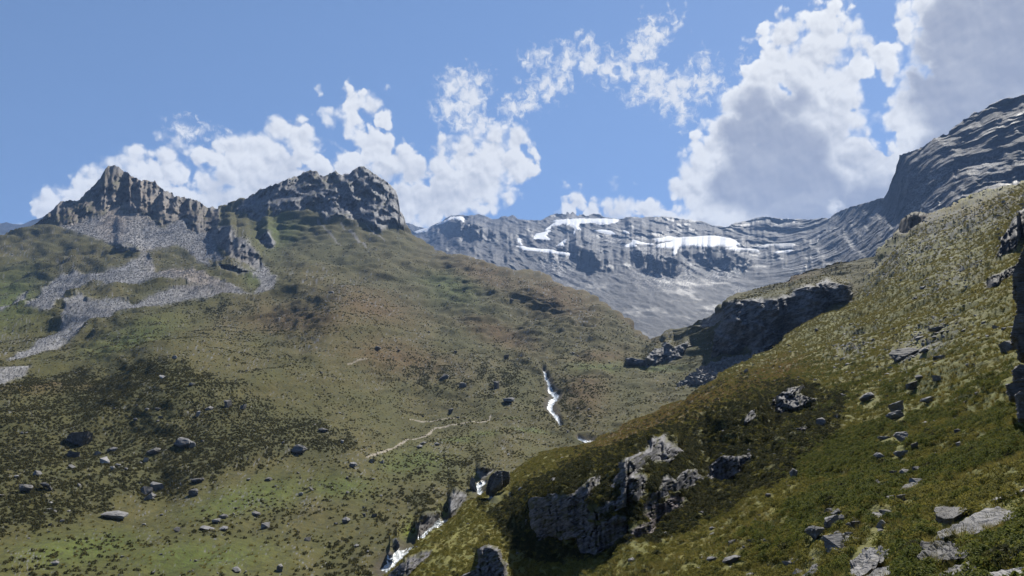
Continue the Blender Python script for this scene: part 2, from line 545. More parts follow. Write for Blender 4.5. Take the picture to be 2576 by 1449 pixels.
SIL_F = [(900, 640), (960, 600), (1019, 560), (1045, 569), (1075, 575), (1092, 567), (1119, 550), (1135, 542), (1159, 542), (1180, 543), (1205, 539), (1222, 545), (1239, 552),
 (1252, 550), (1269, 542), (1280, 544), (1289, 540), (1304, 552), (1319, 554), (1362, 555), (1379, 544), (1392, 537), (1398, 540), (1403, 536), (1410, 538), (1425, 540),
 (1427, 534), (1432, 538), (1440, 534), (1447, 540), (1455, 542), (1458, 538), (1470, 541), (1492, 537), (1505, 539), (1519, 547),
 (1545, 546), (1555, 552), (1579, 547), (1622, 545), (1660, 545), (1717, 552), (1764, 556), (1791, 564), (1827, 572), (1851, 562), (1884, 554), (1921, 544), (1951, 549),
 (2004, 549), (2034, 554), (2071, 547), (2084, 552), (2101, 537), (2134, 524), (2164, 514), (2211, 500), (2224, 497), (2234, 479), (2247, 442), (2254, 419),
 (2262, 391), (2284, 384), (2317, 371), (2334, 359), (2347, 346), (2381, 337), (2387, 329), (2414, 307), (2441, 289), (2474, 277), (2497, 259), (2517, 252),
 (2576, 240), (2700, 225), (3300, 200), (4300, 260)]

D_L = TPS([(0, 1449, 112), (500, 1449, 106), (950, 1449, 100), (-200, 1600, 88), (900, 1600, 78), (0, 1330, 150), (500, 1300, 158), (850, 1260, 172), (1000, 1330, 138),
 (1080, 1340, 130), (1130, 1300, 150), (1210, 1230, 185), (1290, 1180, 215), (400, 1240, 190), (700, 1160, 222), (190, 1110, 232), (430, 905, 335), (0, 985, 305),
 (880, 1118, 255), (640, 1000, 290), (1000, 1130, 275), (1200, 1060, 345), (1220, 1105, 300), (1000, 1000, 400), (1200, 950, 450), (700, 850, 490), (850, 745, 620),
 (850, 722, 760), (1390, 1000, 425), (1375, 920, 490), (1450, 1090, 300), (1500, 880, 570), (1638, 856, 690), (1640, 920, 520), (1750, 830, 560), (1700, 970, 400),
 (1800, 900, 440), (1850, 860, 436), (1850, 765, 446), (1950, 825, 424), (1950, 740, 440), (2080, 745, 412), (2080, 712, 425), (1950, 705, 560), (2071, 675, 580), (1864, 742, 560),
 (2150, 660, 520), (2230, 640, 520), (1930, 890, 395), (1050, 795, 740), (1130, 778, 830), (1300, 835, 680), (1400, 870, 580), (1250, 720, 930), (1480, 750, 860), (1400, 710, 980),
 (1200, 665, 1080), (1060, 610, 1280), (1003, 535, 1340), (985, 560, 1280), (910, 560, 1270), (915, 422, 1430), (830, 530, 1290), (830, 440, 1450), (700, 535, 1300), (700, 460, 1420),
 (700, 620, 1150), (650, 740, 760), (450, 775, 640), (300, 700, 900), (600, 640, 1050), (545, 525, 1480), (290, 420, 1620), (290, 500, 1520), (200, 560, 1380), (100, 562, 1400), (0, 600, 1300),
 (0, 750, 900), (0, 880, 520), (150, 850, 560), (330, 820, 520), (-200, 625, 1300), (-200, 1000, 310), (-1400, 655, 1200), (-1400, 1100, 260), (-1400, 1500, 110), (2400, 760, 480), (2400, 900, 400)])
D_R = TPS([(2576, 1449, 10.5), (2200, 1449, 16), (1800, 1449, 27), (1400, 1449, 42), (1000, 1449, 60), (850, 1600, 56), (2576, 1600, 7), (1800, 1600, 18), (1300, 1600, 33),
 (2450, 1320, 16.5), (2100, 1300, 26), (1700, 1410, 32), (1600, 1360, 41), (1200, 1255, 95), (1132, 1313, 80), (1307, 1176, 122), (1500, 1108, 162), (1717, 1012, 218), (1650, 1150, 84),
 (1400, 1385, 51), (1400, 1245, 55), (1540, 1375, 43), (1560, 1180, 60), (1345, 1340, 57), (1345, 1250, 61), (1290, 1350, 62), (1290, 1260, 78), (1450, 1200, 72), (1470, 1370, 47),
 (1640, 1290, 50), (1640, 1180, 66), (1800, 1200, 66), (1830, 1140, 78), (1900, 1250, 42), (2050, 1150, 52), (2300, 1150, 40), (2576, 1150, 28), (2576, 900, 55), (2300, 900, 102), (2000, 1000, 98), (1830, 1000, 140),
 (1888, 903, 275), (2016, 834, 335), (2130, 758, 395), (2200, 675, 450), (2300, 700, 270), (2400, 600, 340), (2576, 466, 430), (2301, 542, 490), (2576, 600, 185), (2576, 750, 98),
 (2420, 514, 460), (2150, 850, 195), (4300, 270, 420), (4300, 800, 70), (4300, 1600, 6), (3200, 1600, 4.5), (3200, 1200, 14), (3200, 400, 430)])
D_F = TPS([(1300, 850, 1600), (1640, 850, 1700), (1900, 850, 1650), (1100, 700, 2400), (1300, 750, 2250), (1500, 700, 2600), (1700, 700, 2600), (1300, 620, 3300), (1640, 650, 3000), (1500, 560, 4000), (1400, 545, 4200), (1120, 555, 4600), (1060, 572, 5000),
 (1720, 558, 4000), (1780, 620, 3400), (1827, 575, 3800), (1950, 553, 3700), (1950, 620, 3300), (2070, 555, 3200), (2000, 700, 2300), (2084, 600, 2700), (2134, 528, 2700), (2211, 504, 2150), (2235, 540, 2000), (2262, 395, 1900), (2262, 480, 1860), (2250, 600, 1700),
 (2400, 330, 1680), (2400, 450, 1500), (2576, 245, 1560), (2576, 400, 1390), (2576, 500, 1250), (2300, 650, 1400), (2150, 700, 1800), (3300, 210, 1500), (3300, 500, 1000), (4300, 270, 1700), (900, 650, 4200), (900, 800, 2000), (2576, 700, 900)])


def cliffify(D, cm):
    """walk every sight column upwards: a cliff gains little distance, the ledge above it makes up for that"""
    out = D.copy()
    for j in range(D.shape[0] - 2, -1, -1):
        inc = D[j] - D[j + 1]
        lag = D[j + 1] - out[j + 1]
        out[j] = out[j + 1] + np.where(inc > 0, inc * cm[j], inc) + np.maximum(lag, 0) * .07 * sst(cm[j], .6, 1.0)
    return out


def build_grid(us, sil, nrow, D_of, vb, crest, jag, back=14, power=1.0, steep=None):
    us = np.asarray(us, dtype=np.float64)
    s = np.array(sil, dtype=np.float64)
    vt = np.interp(us, s[:, 0], s[:, 1])
    j = np.array(jag, dtype=np.float64)
    amp = np.interp(us, j[:, 0], j[:, 1])
    n = .8 * fbm(us / 30.0, us * 0, us * 0 + 3.3, 6, 11, 0.68)
    n = n + .45 * (np.abs(fbm(us / 13.0, us * 0 + 2, us * 0, 3, 15, .6)) - .3) * np.clip(amp / 3, 0, 1)
    vt = vt + amp * n
    vbt = vb(us, np.interp(us, s[:, 0], s[:, 1]))
    tt = np.linspace(0, 1, nrow) ** power
    k = np.exp(-np.arange(-60, 61) ** 2 / (2 * 22.0 ** 2))
    ve = np.interp(us, s[:, 0], s[:, 1])
    fine = np.gradient(us) < 3
    sm = np.convolve(np.pad(ve, 60, mode='edge'), k / k.sum(), 'valid')
    sm = np.where(fine, np.clip(sm, vt - 45, vt + 45), vt)
    V = sm[None] + (vbt - sm)[None] * tt[:, None]
    V = V + (vt - sm)[None] * np.exp(-(V - sm[None]) / 60.0)
    U = np.repeat(us[None], nrow, 0)
    D = D_of(U, V).reshape(U.shape)
    cr = np.array(crest, dtype=np.float64)
    cc = np.interp(us, cr[:, 0], cr[:, 1])[None]
    if steep is not None:
        D = cliffify(D, steep(U, V))
    D = D * (1 + cc * np.exp(-(V - vt[None]) / 26.0))
    x, y, z = ray(U, V)
    P = np.stack([x * D, y * D, z * D], -1)
    # far side of every crest, out of sight
    x0, y0 = x[0], y[0]
    bk = []
    for k in range(back, 0, -1):
        dd = D[0] * 0.010 * k ** 1.6
        bk.append(np.stack([x0 * (D[0] + dd), y0 * (D[0] + dd), P[0, :, 2] - dd * 0.32 - 0.012 * D[0] * (k / back)], -1))
    P = np.concatenate([np.array(bk), P], 0)
    V = np.concatenate([np.repeat(V[:1] - 0.01, back, 0), V], 0)
    U = np.concatenate([np.repeat(U[:1], back, 0), U], 0)
    Dh = np.hypot(P[..., 0], P[..., 1])
    return dict(U=U, V=V, D=Dh, P=P, us=us, back=back)


def normals(P):
    du = np.gradient(P, axis=1)
    dv = np.gradient(P, axis=0)
    n = np.cross(dv, du)
    n /= np.linalg.norm(n, axis=-1, keepdims=True) + 1e-12
    return n


def finish(g, name, mats, class_of_poly, tint, rockmask, default):
    """split the grid's faces into one mesh per region, each its own object"""
    P = g['P'].reshape(-1, 3)
    ny, nx = g['U'].shape
    idx = np.arange(ny * nx).reshape(ny, nx)
    F = np.stack([idx[1:, :-1], idx[1:, 1:], idx[:-1, 1:], idx[:-1, :-1]], -1).reshape(-1, 4)
    cl = class_of_poly[1:, :-1].reshape(-1)
    T = tint.reshape(-1, 3)
    Rk = rockmask.reshape(-1)
    for c in np.unique(cl):
        f = F[cl == c]
        used, inv = np.unique(f, return_inverse=True)
        f = inv.reshape(-1, 4)
        nm, mat, props = (default if c == 0 else mats[c - 1])
        me = mesh_np(nm, P[used], f, T[used], mat, True, {'rock': Rk[used]})
        link(nm, me, None, **props)


def polymask(g, polys, seed, amp=5.0):
    """index+1 of the region holding each grid point, with ragged edges"""
    U, V = g['U'], g['V']
    wu = U + amp * fbm(U / 24, V / 14, U * 0 + 1.7, 4, seed, 0.6)
    wv = V + amp * 0.45 * fbm(U / 30, V / 12, U * 0 + 8.1, 3, seed + 7, 0.6)
    m = np.zeros(U.shape, dtype=np.int32)
    for i, p in enumerate(polys):
        if p is None:
            continue
        m[inside(p, wu, wv)] = i + 1
    m[:g['back']] = 0
    return m


def soft(g, spots):
    """sum of soft elliptical patches (u, v, ru, rv, tilt_degrees)"""
    U, V = g['U'], g['V']
    r = np.zeros(U.shape)
    for u, v, a, b, t in spots:
        c, s = math.cos(R_(t)), math.sin(R_(t))
        x, y = (U - u) * c + (V - v) * s, -(U - u) * s + (V - v) * c
        r = np.maximum(r, np.exp(-((x / a) ** 2 + (y / b) ** 2)))
    return r


def lerp(a, b, t):
    t = t[..., None] if getattr(t, 'ndim', 0) else t
    return a + (np.asarray(b) - a) * t


def displace(g, parts, depth=None):
    n = normals(g['P'])
    h = sum(parts)
    g['N'] = n
    P = g['P'] + n * h[..., None]
    if depth is not None:                     # rock relief: joints and buttresses stand nearer or farther
        r = np.hypot(P[..., 0], P[..., 1])
        P = P * ((r - depth) / r)[..., None]
    g['P'] = P


def flat(g):
    return g['P'].reshape(-1, 3), g['D'].reshape(-1)


OLIVE, DRY, BROWN, SHRUB, GREEN, YEL = (np.array(c) for c in ((.058, .056, .018), (.082, .067, .025), (.082, .048, .018), (.040, .042, .019), (.062, .085, .018), (.125, .118, .030)))
ROCKG, ROCKB, SCREE, SCTAN, SNOW = (np.array(c) for c in ((.125, .125, .13), (.085, .070, .055), (.150, .147, .146), (.185, .150, .118), (.62, .64, .67)))
S_ = 'structure'

# ------------------------------------------------------------------ left valley side, valley floor and the knoll with the long cliff
UPPER_SCREE = z1([(440, 745), (640, 690), (800, 650), (830, 580), (900, 560), (930, 640), (1100, 650), (1150, 720), (1220, 770), (1330, 720), (1400, 690), (1410, 780), (1480, 800),
 (1600, 800), (1640, 900), (1680, 980), (1640, 1000), (1550, 960), (1600, 1030), (1480, 980), (1380, 920), (1330, 900), (1280, 920), (1180, 920), (1090, 970), (1020, 950), (880, 880), (700, 840), (600, 800), (480, 770)])
LOWER_SCREE = z1([(1090, 970), (1140, 990), (1170, 1075), (1260, 1055), (1460, 1060), (1530, 1110), (1650, 1150), (1800, 1230), (1900, 1290), (1700, 1285), (1500, 1300), (1230, 1340), (1000, 1370), (870, 1400), (850, 1449),
 (700, 1460), (560, 1560), (400, 1640), (240, 1700), (90, 1760), (30, 1750), (180, 1650), (300, 1580), (430, 1520), (480, 1440), (490, 1310), (540, 1300), (600, 1240), (640, 1300), (950, 1280), (1000, 1310), (1200, 1220), (1300, 1200), (1450, 1190),
 (1400, 1160), (1200, 1150), (960, 1150), (850, 1170), (720, 1130), (600, 1180), (520, 1230), (440, 1310), (400, 1410), (190, 1380), (280, 1270), (370, 1180), (440, 1110), (560, 1080), (760, 1090), (900, 1060), (1000, 1010)])
PEAK_A = z1([(240, 742), (330, 660), (490, 525), (610, 520), (700, 400), (830, 260), (1060, 360), (1180, 370), (1250, 460), (1310, 470), (1600, 570), (1640, 600), (1665, 700), (1600, 800), (1480, 800), (1410, 780), (1400, 680), (1220, 760), (1110, 660), (960, 640), (920, 580), (830, 590), (790, 640), (640, 690), (450, 740), (390, 690)])
PEAK_B = [(590, 528), (700, 430), (785, 405), (915, 390), (1003, 450), (1030, 572), (985, 562), (960, 580), (930, 560), (880, 555), (850, 540), (820, 550), (790, 520), (750, 530), (720, 525), (690, 545), (680, 520), (650, 560), (620, 532)]
REG_L = [
 (UPPER_SCREE, 'scree', M_mid, dict(kind='stuff', label='grey scree fan spreading below the left peak')),
 (LOWER_SCREE, 'scree', M_mid, dict(kind='stuff', label='lower grey scree tongues around grassy islands')),
 (z1([(1725, 985), (1800, 1040), (1920, 1090), (1960, 1060), (1975, 1000), (2040, 1080), (2090, 1150), (2060, 1240), (1900, 1290), (1960, 1200), (1930, 1120), (1800, 1060)]), 'scree', M_mid, dict(kind='stuff', label='narrow hook of scree below the dark crag')),
 ([(-160, 925), (-20, 945), (40, 936), (78, 933), (58, 956), (20, 968), (-10, 984), (-160, 1010)], 'scree', M_mid, dict(kind='stuff', label='small pale scree patch above the shrub slope')),
 (z1([(-60, 1440), (100, 1320), (210, 1235), (205, 1270), (110, 1355), (20, 1420)]), 'scree', M_mid, dict(kind='stuff', label='thin scree strip on the green far left slope')),
 (PEAK_A, 'mountain', M_mid, dict(kind=S_, label='brown craggy pyramid peak above the scree fan')),
 (PEAK_B, 'mountain', M_mid, dict(kind=S_, label='grey blocky rock peak with a sheer right side')),
 (z1([(1580, 800), (1640, 760), (1690, 740), (1740, 740), (1780, 830), (1860, 850), (1940, 950), (1970, 1000), (1960, 1070), (1900, 1070), (1740, 970), (1650, 900)]), 'cliff', M_mid, dict(kind=S_, label='dark crag rising between scree and grass slope')),
 (z1([(1950, 830), (2020, 780), (2090, 880), (2060, 910), (1970, 890)]), 'cliff', M_mid, dict(kind=S_, label='small grey crag alone on the grass slope below the blocky peak')),
 (z1([(1600, 1020), (1760, 1050), (1880, 1100), (1800, 1115), (1680, 1065)]), 'cliff', M_mid, dict(kind=S_, label='low dark rock band on a grass island amid scree')),
 (z1([(860, 880), (960, 885), (1080, 935), (1040, 965), (900, 940)]), 'cliff', M_mid, dict(kind=S_, label='low dark rock band along the lower edge of the scree fan')),
 (zm([(1175, 640), (1250, 620), (1400, 590), (1600, 590), (1830, 560), (1900, 480), (2080, 450), (2200, 400), (2420, 440), (2450, 500), (2420, 600), (2250, 640), (2200, 690), (2130, 760), (1990, 830), (1850, 900), (1760, 960), (1690, 1040),
  (1540, 1110), (1450, 1130), (1410, 1070), (1200, 1120), (1130, 1130), (1020, 1200), (1040, 1000), (1080, 900), (1170, 800)]), 'cliff', M_mid, dict(kind=S_, label='long dark shaded cliff under the grassy knoll')),
 (zm([(960, 800), (1060, 720), (1170, 695), (1170, 790), (1060, 870), (940, 880)]), 'cliff', M_mid, dict(kind=S_, label='broken crag at the left end of the long dark cliff')),
 (zm([(160, 1190), (220, 1170), (330, 1200), (350, 1170), (400, 1140), (450, 1080), (540, 1070), (560, 1020), (620, 1030), (640, 1090), (720, 1050), (780, 1020), (830, 1050), (790, 1100), (700, 1170), (600, 1220), (560, 1200), (480, 1240),
  (380, 1275), (300, 1250), (170, 1230)]), 'cliff', M_mid, dict(kind=S_, label='low grey bluff left of the long dark cliff')),
 (zm([(700, 1449), (900, 1300), (1150, 1190), (1450, 1150), (1560, 1130), (1500, 1200), (1350, 1290), (1150, 1420)]), 'scree', M_mid, dict(kind='stuff', label='blocky talus in the hollow below the long dark cliff')),
 (zg([(855, 930), (900, 920), (960, 850), (1090, 820), (1145, 880), (1100, 960), (1000, 1020), (900, 1060), (860, 1060)]), 'cliff', M_mid, dict(kind=S_, label='ribbed grey gorge wall above the lower stream')),
 (zg([(1190, 700), (1270, 600), (1340, 620), (1365, 680), (1300, 740), (1270, 830), (1190, 840)]), 'cliff', M_mid, dict(kind=S_, label='gorge rock face between the two lower stream reaches')),
 (zg([(1480, 370), (1640, 390), (1590, 450), (1500, 490)]), 'cliff', M_mid, dict(kind=S_, label='short ribbed rock wall at the head of the gorge')),
 (zg([(640, 1050), (690, 1070), (725, 1140), (690, 1185), (650, 1100)]), 'cliff', M_mid, dict(kind=S_, label='slender rock rib beside the moss above the stream')),
 (zg([(565, 1275), (585, 1190), (640, 1160), (670, 1220), (662, 1280), (600, 1305)]), 'cliff', M_mid, dict(kind=S_, label='cracked grey rock where the stream leaves view')),
]
us = np.concatenate([np.linspace(-1400, -160, 60)[:-1], np.arange(-160, 2290, 2.4), np.linspace(2292, 2400, 20)])
_sr = np.array(SIL_R)


def vb_L(u, vt):
    hid = np.interp(u, _sr[:, 0], _sr[:, 1]) + 110
    return np.maximum(np.minimum(1600, np.where(u < 900, 1600, hid)), vt + 90)


def steep_L(U, V):
    m = np.ones(U.shape)
    for i, (p, nm, *_r) in enumerate(REG_L):
        if nm == 'cliff':
            c = .06 if i in (11, 12, 13) else (.6 if i == 7 else .2)
        elif nm == 'mountain':
            c = .95 if i == 6 else np.where(fbm(U / 20, V / 22, U * 0 + 5, 4, 29, .6) > -.05, .55, 1.0)
        else:
            continue
        wu = U + 5 * fbm(U / 22, V / 40, U * 0 + 2.2, 3, 27, .6)
        m = np.where(inside(p, wu, V), c, m)
    return blur(m, 2)


GL = build_grid(us, SIL_L, 400, D_L, vb_L, [(0, .03), (560, .0), (1000, 0), (1060, .05), (1640, .12), (1700, .08), (1830, .03), (2200, .05)],
                [(-200, 1), (60, 2), (110, 6), (540, 6), (600, 4), (700, 6), (1010, 6), (1040, 2), (1100, 1.5), (2400, 1.5)], steep=steep_L)
U, V = GL['U'], GL['V']
mk = polymask(GL, [r[0] for r in REG_L], 21, 6.0)
mk[(mk == 6) | (mk == 7)] = mk[(mk == 6) | (mk == 7)]
# keep the very crest inside the peaks
names = [r[1] for r in REG_L]
isr = np.isin(mk, [i + 1 for i, n_ in enumerate(names) if n_ in ('cliff', 'mountain')]).astype(float)
iss = np.isin(mk, [i + 1 for i, n_ in enumerate(names) if n_ == 'scree']).astype(float)
bk = GL['back']
for a in (isr, iss):
    a[:bk] = a[bk]
mk[:bk] = mk[bk]
STREAM = [z5([(1188, 200, 2.4), (1215, 265, 3.2), (1240, 320, 4.4), (1262, 350, 5), (1240, 395, 5), (1228, 430, 5.6), (1252, 470, 5), (1275, 500, 3), (1290, 530, 1.4)]),
          z5([(1390, 605, 2), (1440, 630, 4), (1480, 632, 4), (1530, 622, 3)]),
          zg([(1545, 485, 3), (1478, 510, 5), (1490, 560, 6), (1520, 610, 5), (1535, 655, 6), (1550, 690, 5)]),
          zg([(1260, 845, 5), (1220, 868, 6), (1150, 888, 8), (1080, 962, 8), (960, 1040, 9), (860, 1115, 11), (740, 1195, 13), (680, 1235, 13), (560, 1320, 12)])]
ds = np.full(U.shape, 1e9)
for s_ in STREAM:
    ds = np.minimum(ds, near_line(s_, U + 2.5 * pn(U / 9, V / 9, U * 0, 5), V))
PATH = [z5([(140, 778, 1.3), (230, 745, 1.7), (320, 705, 1.7), (400, 665, 1.8), (470, 648, 1.3), (520, 625, 1.6), (545, 600, 1.4), (600, 588, 1.2)]), z5([(600, 588, 1.2), (720, 572, 1.0), (845, 555, 1.3), (872, 535, 1.2), (880, 510, 1.2)]),
        z5([(400, 540, .5), (560, 535, .7), (730, 515, .6)]), z5([(30, 198, .8), (150, 175, .7)])]
dp = np.full(U.shape, 1e9)
for s_ in PATH:
    dp = np.minimum(dp, near_line(s_, U + 2 * pn(U / 12, V / 12, U * 0, 6), V + 1.5 * pn(U / 9, V / 9, U * 0 + 4, 6)))
# relief
Pf, Df = flat(GL)
sh = U.shape
shrub_poly = [(-1400, 1010), (0, 985), (150, 965), (300, 930), (430, 898), (520, 940), (640, 1000), (720, 1050), (890, 1125), (850, 1150), (700, 1170), (400, 1250), (150, 1310), (-200, 1360), (-1400, 1450)]
shr = blur(inside(shrub_poly, U + 34 * fbm(U / 60, V / 40, U * 0, 5, 3, .6), V + 26 * fbm(U / 50, V / 50, U * 0 + 5, 3, 4)).astype(float), 14) * (.5 + .5 * sst(fbm(U / 45, V / 24, U * 0, 4, 19), -.45, .25))
gb = soft(GL, [(860, 1420, 90, 60, -30), (1060, 1250, 90, 60, -20), (1150, 1180, 60, 40, 0), (1420, 1000, 60, 60, 0), (1080, 940, 90, 40, 10), (1250, 960, 70, 50, 20), (560, 770, 90, 20, 0)])
shr = np.maximum(shr, 0.75 * gb * sst(fbm(U / 30, V / 20, U * 0, 3, 8), -.3, .4))
rk_ = blur(isr, 2)
grass_l = lod(Pf, Df, 64, 2.2, 90, 31, stretch=(.6, .15, 1.5)).reshape(sh)
shr_l = lod(Pf, Df, 16, 2.2, 14, 35, stretch=(.6, .10, 1.7)).reshape(sh)
Pq = np.stack([Pf[:, 0] + .45 * Pf[:, 2], Pf[:, 1], Pf[:, 2] - .35 * Pf[:, 0]], -1)
rock_l = lod(Pq, Df, 64, 2.0, 40, 41, True, stretch=(1.5, .2, .8)).reshape(sh)
rock_l2 = lod(Pq, Df, 64, 2.0, 20, 47, True, stretch=(1, .2, 1.1)).reshape(sh)
scr_l = lod(Pf, Df, 16, 2.0, 7, 51, stretch=(1, .12, 1.2)).reshape(sh)
crack_l = np.clip(1 - np.abs(fbm((U + .4 * V) / 26, (V - .3 * U) / 44, U * 0 + 3, 3, 181, .6)) / .05, 0, 1)
peakb = blur((mk == 7).astype(float), 3)
hum = lod(Pf, Df, 220, 24, 260, 55, stretch=(.9, .3, 1.3)).reshape(sh)
hum2 = lod(Pf, Df, 110, 9, 120, 57, stretch=(.9, .3, 1.3)).reshape(sh)
displace(GL, [grass_l * 0.09 * (1 - rk_) + shr_l * (.18 + .10 * shr + .12 * sst(GL['D'], 350, 600)) * (1 - rk_) * (1 - blur(iss, 2)), scr_l * iss * 0.15, -GL['D'] * 0.006 * np.exp(-(ds / 2.6) ** 2)], (hum * .34 + hum2 * .22) * (1 - rk_) * sst(GL['D'], 150, 260) * (1 - sst(GL['D'], 1000, 1300)) + rk_ * (-.008 * GL['D'] * crack_l + rock_l * .26 + rock_l2 * .50 + GL['D'] * (.002 + .012 * fbm((U + .5 * V) / 60, (V - .3 * U) / 80, U * 0 + 4, 4, 46))))
# base colours
n1 = fbm(U / 90, V / 60, U * 0, 4, 61)
n2 = fbm(U / 14, V / 6, U * 0 + 2, 4, 62, .6)
n3 = fbm(U / 5, V / 3.5, U * 0 + 9, 3, 63, .7)
T = lerp(np.broadcast_to(OLIVE, sh + (3,)), DRY, np.clip(.35 + .5 * n1 + .25 * n2, 0, 1))
brown = soft(GL, [(930, 775, 130, 45, 12), (1250, 830, 120, 26, 20), (1560, 790, 110, 16, 36), (1200, 690, 160, 40, 8), (1400, 745, 120, 50, 20), (760, 800, 160, 40, 0), (1500, 900, 90, 20, -10), (1470, 980, 60, 60, 30), (120, 985, 170, 14, -6), (1950, 700, 140, 20, -14), (1000, 900, 140, 40, 10)])
T = lerp(T, BROWN, np.clip(brown * .85 + .3 * n2 * brown, 0, .9))
green = soft(GL, [(1222, 1106, 34, 7, 0), (1330, 1086, 50, 6, 0), (1290, 1058, 20, 5, 0), (1150, 1120, 50, 8, 0), (620, 1262, 170, 34, -12), (860, 1230, 90, 24, 0), (200, 1380, 200, 40, -8), (500, 1400, 200, 40, -5), (1050, 1170, 90, 30, 0), (20, 760, 90, 70, -20), (640, 700, 30, 25, 30), (1500, 920, 80, 14, 0), (700, 580, 40, 60, 60), (1010, 1180, 60, 20, 0), (1660, 925, 60, 10, 0), (1130, 720, 80, 40, 20), (330, 850, 120, 30, -20)])
T = lerp(T, GREEN * 1.1, np.clip(green * (.75 + .5 * n2), 0, .9))
moss = soft(GL, [(1030, 1330, 14, 28, 0), (1000, 1372, 12, 14, 0), (1115, 1287, 12, 18, 0), (1200, 1215, 10, 18, 0)])
T = lerp(T, np.array((.13, .15, .015)), np.clip(moss * 1.2, 0, 1))
T = lerp(T, SHRUB * 1.15, np.clip(shr * (.7 + .45 * n2), 0, 1))
T = lerp(T, SHRUB * 1.2, np.clip(sst(n2 + .7 * n3, .15, .6) * .85, 0, 1) * (1 - .5 * brown))
T = lerp(T, ROCKG * 1.15, np.clip(sst(n3 + .5 * n1, .75, 1.05), 0, 1) * .8)
rockc = lerp(np.broadcast_to(ROCKG, sh + (3,)), ROCKB, np.clip((mk == 6) * .9 + .5 * n1 + (mk == 8) * .35, 0, 1))
rockc = rockc * (1 + .4 * n2 + .5 * n3)[..., None]
rockc = lerp(rockc, OLIVE * 1.0, sst(n2 * .9 + .5 * n1, .28, .55) * .75 * np.isin(mk, [6, 7, 9, 10, 11, 13]))
tan = soft(GL, [(295, 520, 26, 40, 25), (380, 510, 60, 20, 20), (340, 480, 30, 40, 10)])
rockc = lerp(rockc, SCTAN, np.clip(tan * 1.1 * (.7 + n2), 0, .9) * (mk == 6))
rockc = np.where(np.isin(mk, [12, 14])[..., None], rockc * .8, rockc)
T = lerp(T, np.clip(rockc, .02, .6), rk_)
sc = lerp(np.broadcast_to(SCREE, sh + (3,)), SCTAN, np.clip(soft(GL, [(290, 540, 40, 60, 20), (380, 535, 60, 25, 0), (480, 690, 100, 30, 20), (140, 560, 60, 15, 0)]), 0, 1) * .8)
sc = sc * (1.05 + .8 * n3 + .2 * n1)[..., None]
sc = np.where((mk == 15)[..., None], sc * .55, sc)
edge = np.clip(blur(iss, 5) * 1.25 + .55 * n2 * (1 - np.abs(2 * blur(iss, 5) - 1)), 0, 1) * np.maximum(iss, .75)
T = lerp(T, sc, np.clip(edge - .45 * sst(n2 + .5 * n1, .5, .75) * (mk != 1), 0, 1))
T = lerp(T, np.array((.25, .22, .18)), (dp < 1.5).astype(float) * .85)
streaks = np.minimum.reduce([near_line(s_, U, V) for s_ in (z2([(0, 330, 1.5), (60, 400, 1.2), (150, 490, 2.5), (190, 530, 1)]), z2([(190, 350, 1), (250, 410, 1), (330, 470, .8)]), z1([(2400, 690, 2), (2480, 790, 1), (2576, 900, 1)]))])
T = lerp(T, SCREE, (streaks < 1.7) * .8)
wet = ds < 1.0 + .35 * n3
T = lerp(T, ROCKB * .6, np.exp(-((ds - 1.6) / 1.3) ** 2) * .8)
foam = sst(fbm(U / 5, V / 4, U * 0, 3, 77, .7), -.35, .45)
T = np.where(wet[..., None], lerp(np.broadcast_to(np.array((.12, .14, .15)), sh + (3,)), np.array((.66, .70, .73)), foam), T)
cls = mk.copy()
mats = [r[1:] for r in REG_L]
M_water = ground_material('white_water', .8, .6, .1, .35, .5)
mats = mats + [('stream', M_water, dict(kind=S_, label='white foaming mountain stream tumbling down the valley')), ('path', M_mid, dict(kind=S_, label='narrow pale footpath crossing the valley meadow'))]
cls[dp < 1.2] = len(mats)
cls[wet] = len(mats) - 1
cls[:bk] = np.where(np.isin(cls[:bk], [6, 7]), cls[:bk], 0)
GL['mk'], GL['shr'], GL['isr'], GL['iss'], GL['ds'] = mk, shr, isr, iss, ds
finish(GL, 'valley', mats, cls, np.clip(T, .01, .85), rk_, ('valley_slope', M_mid, dict(kind=S_, label='olive and brown grass slopes of the left valley side')))

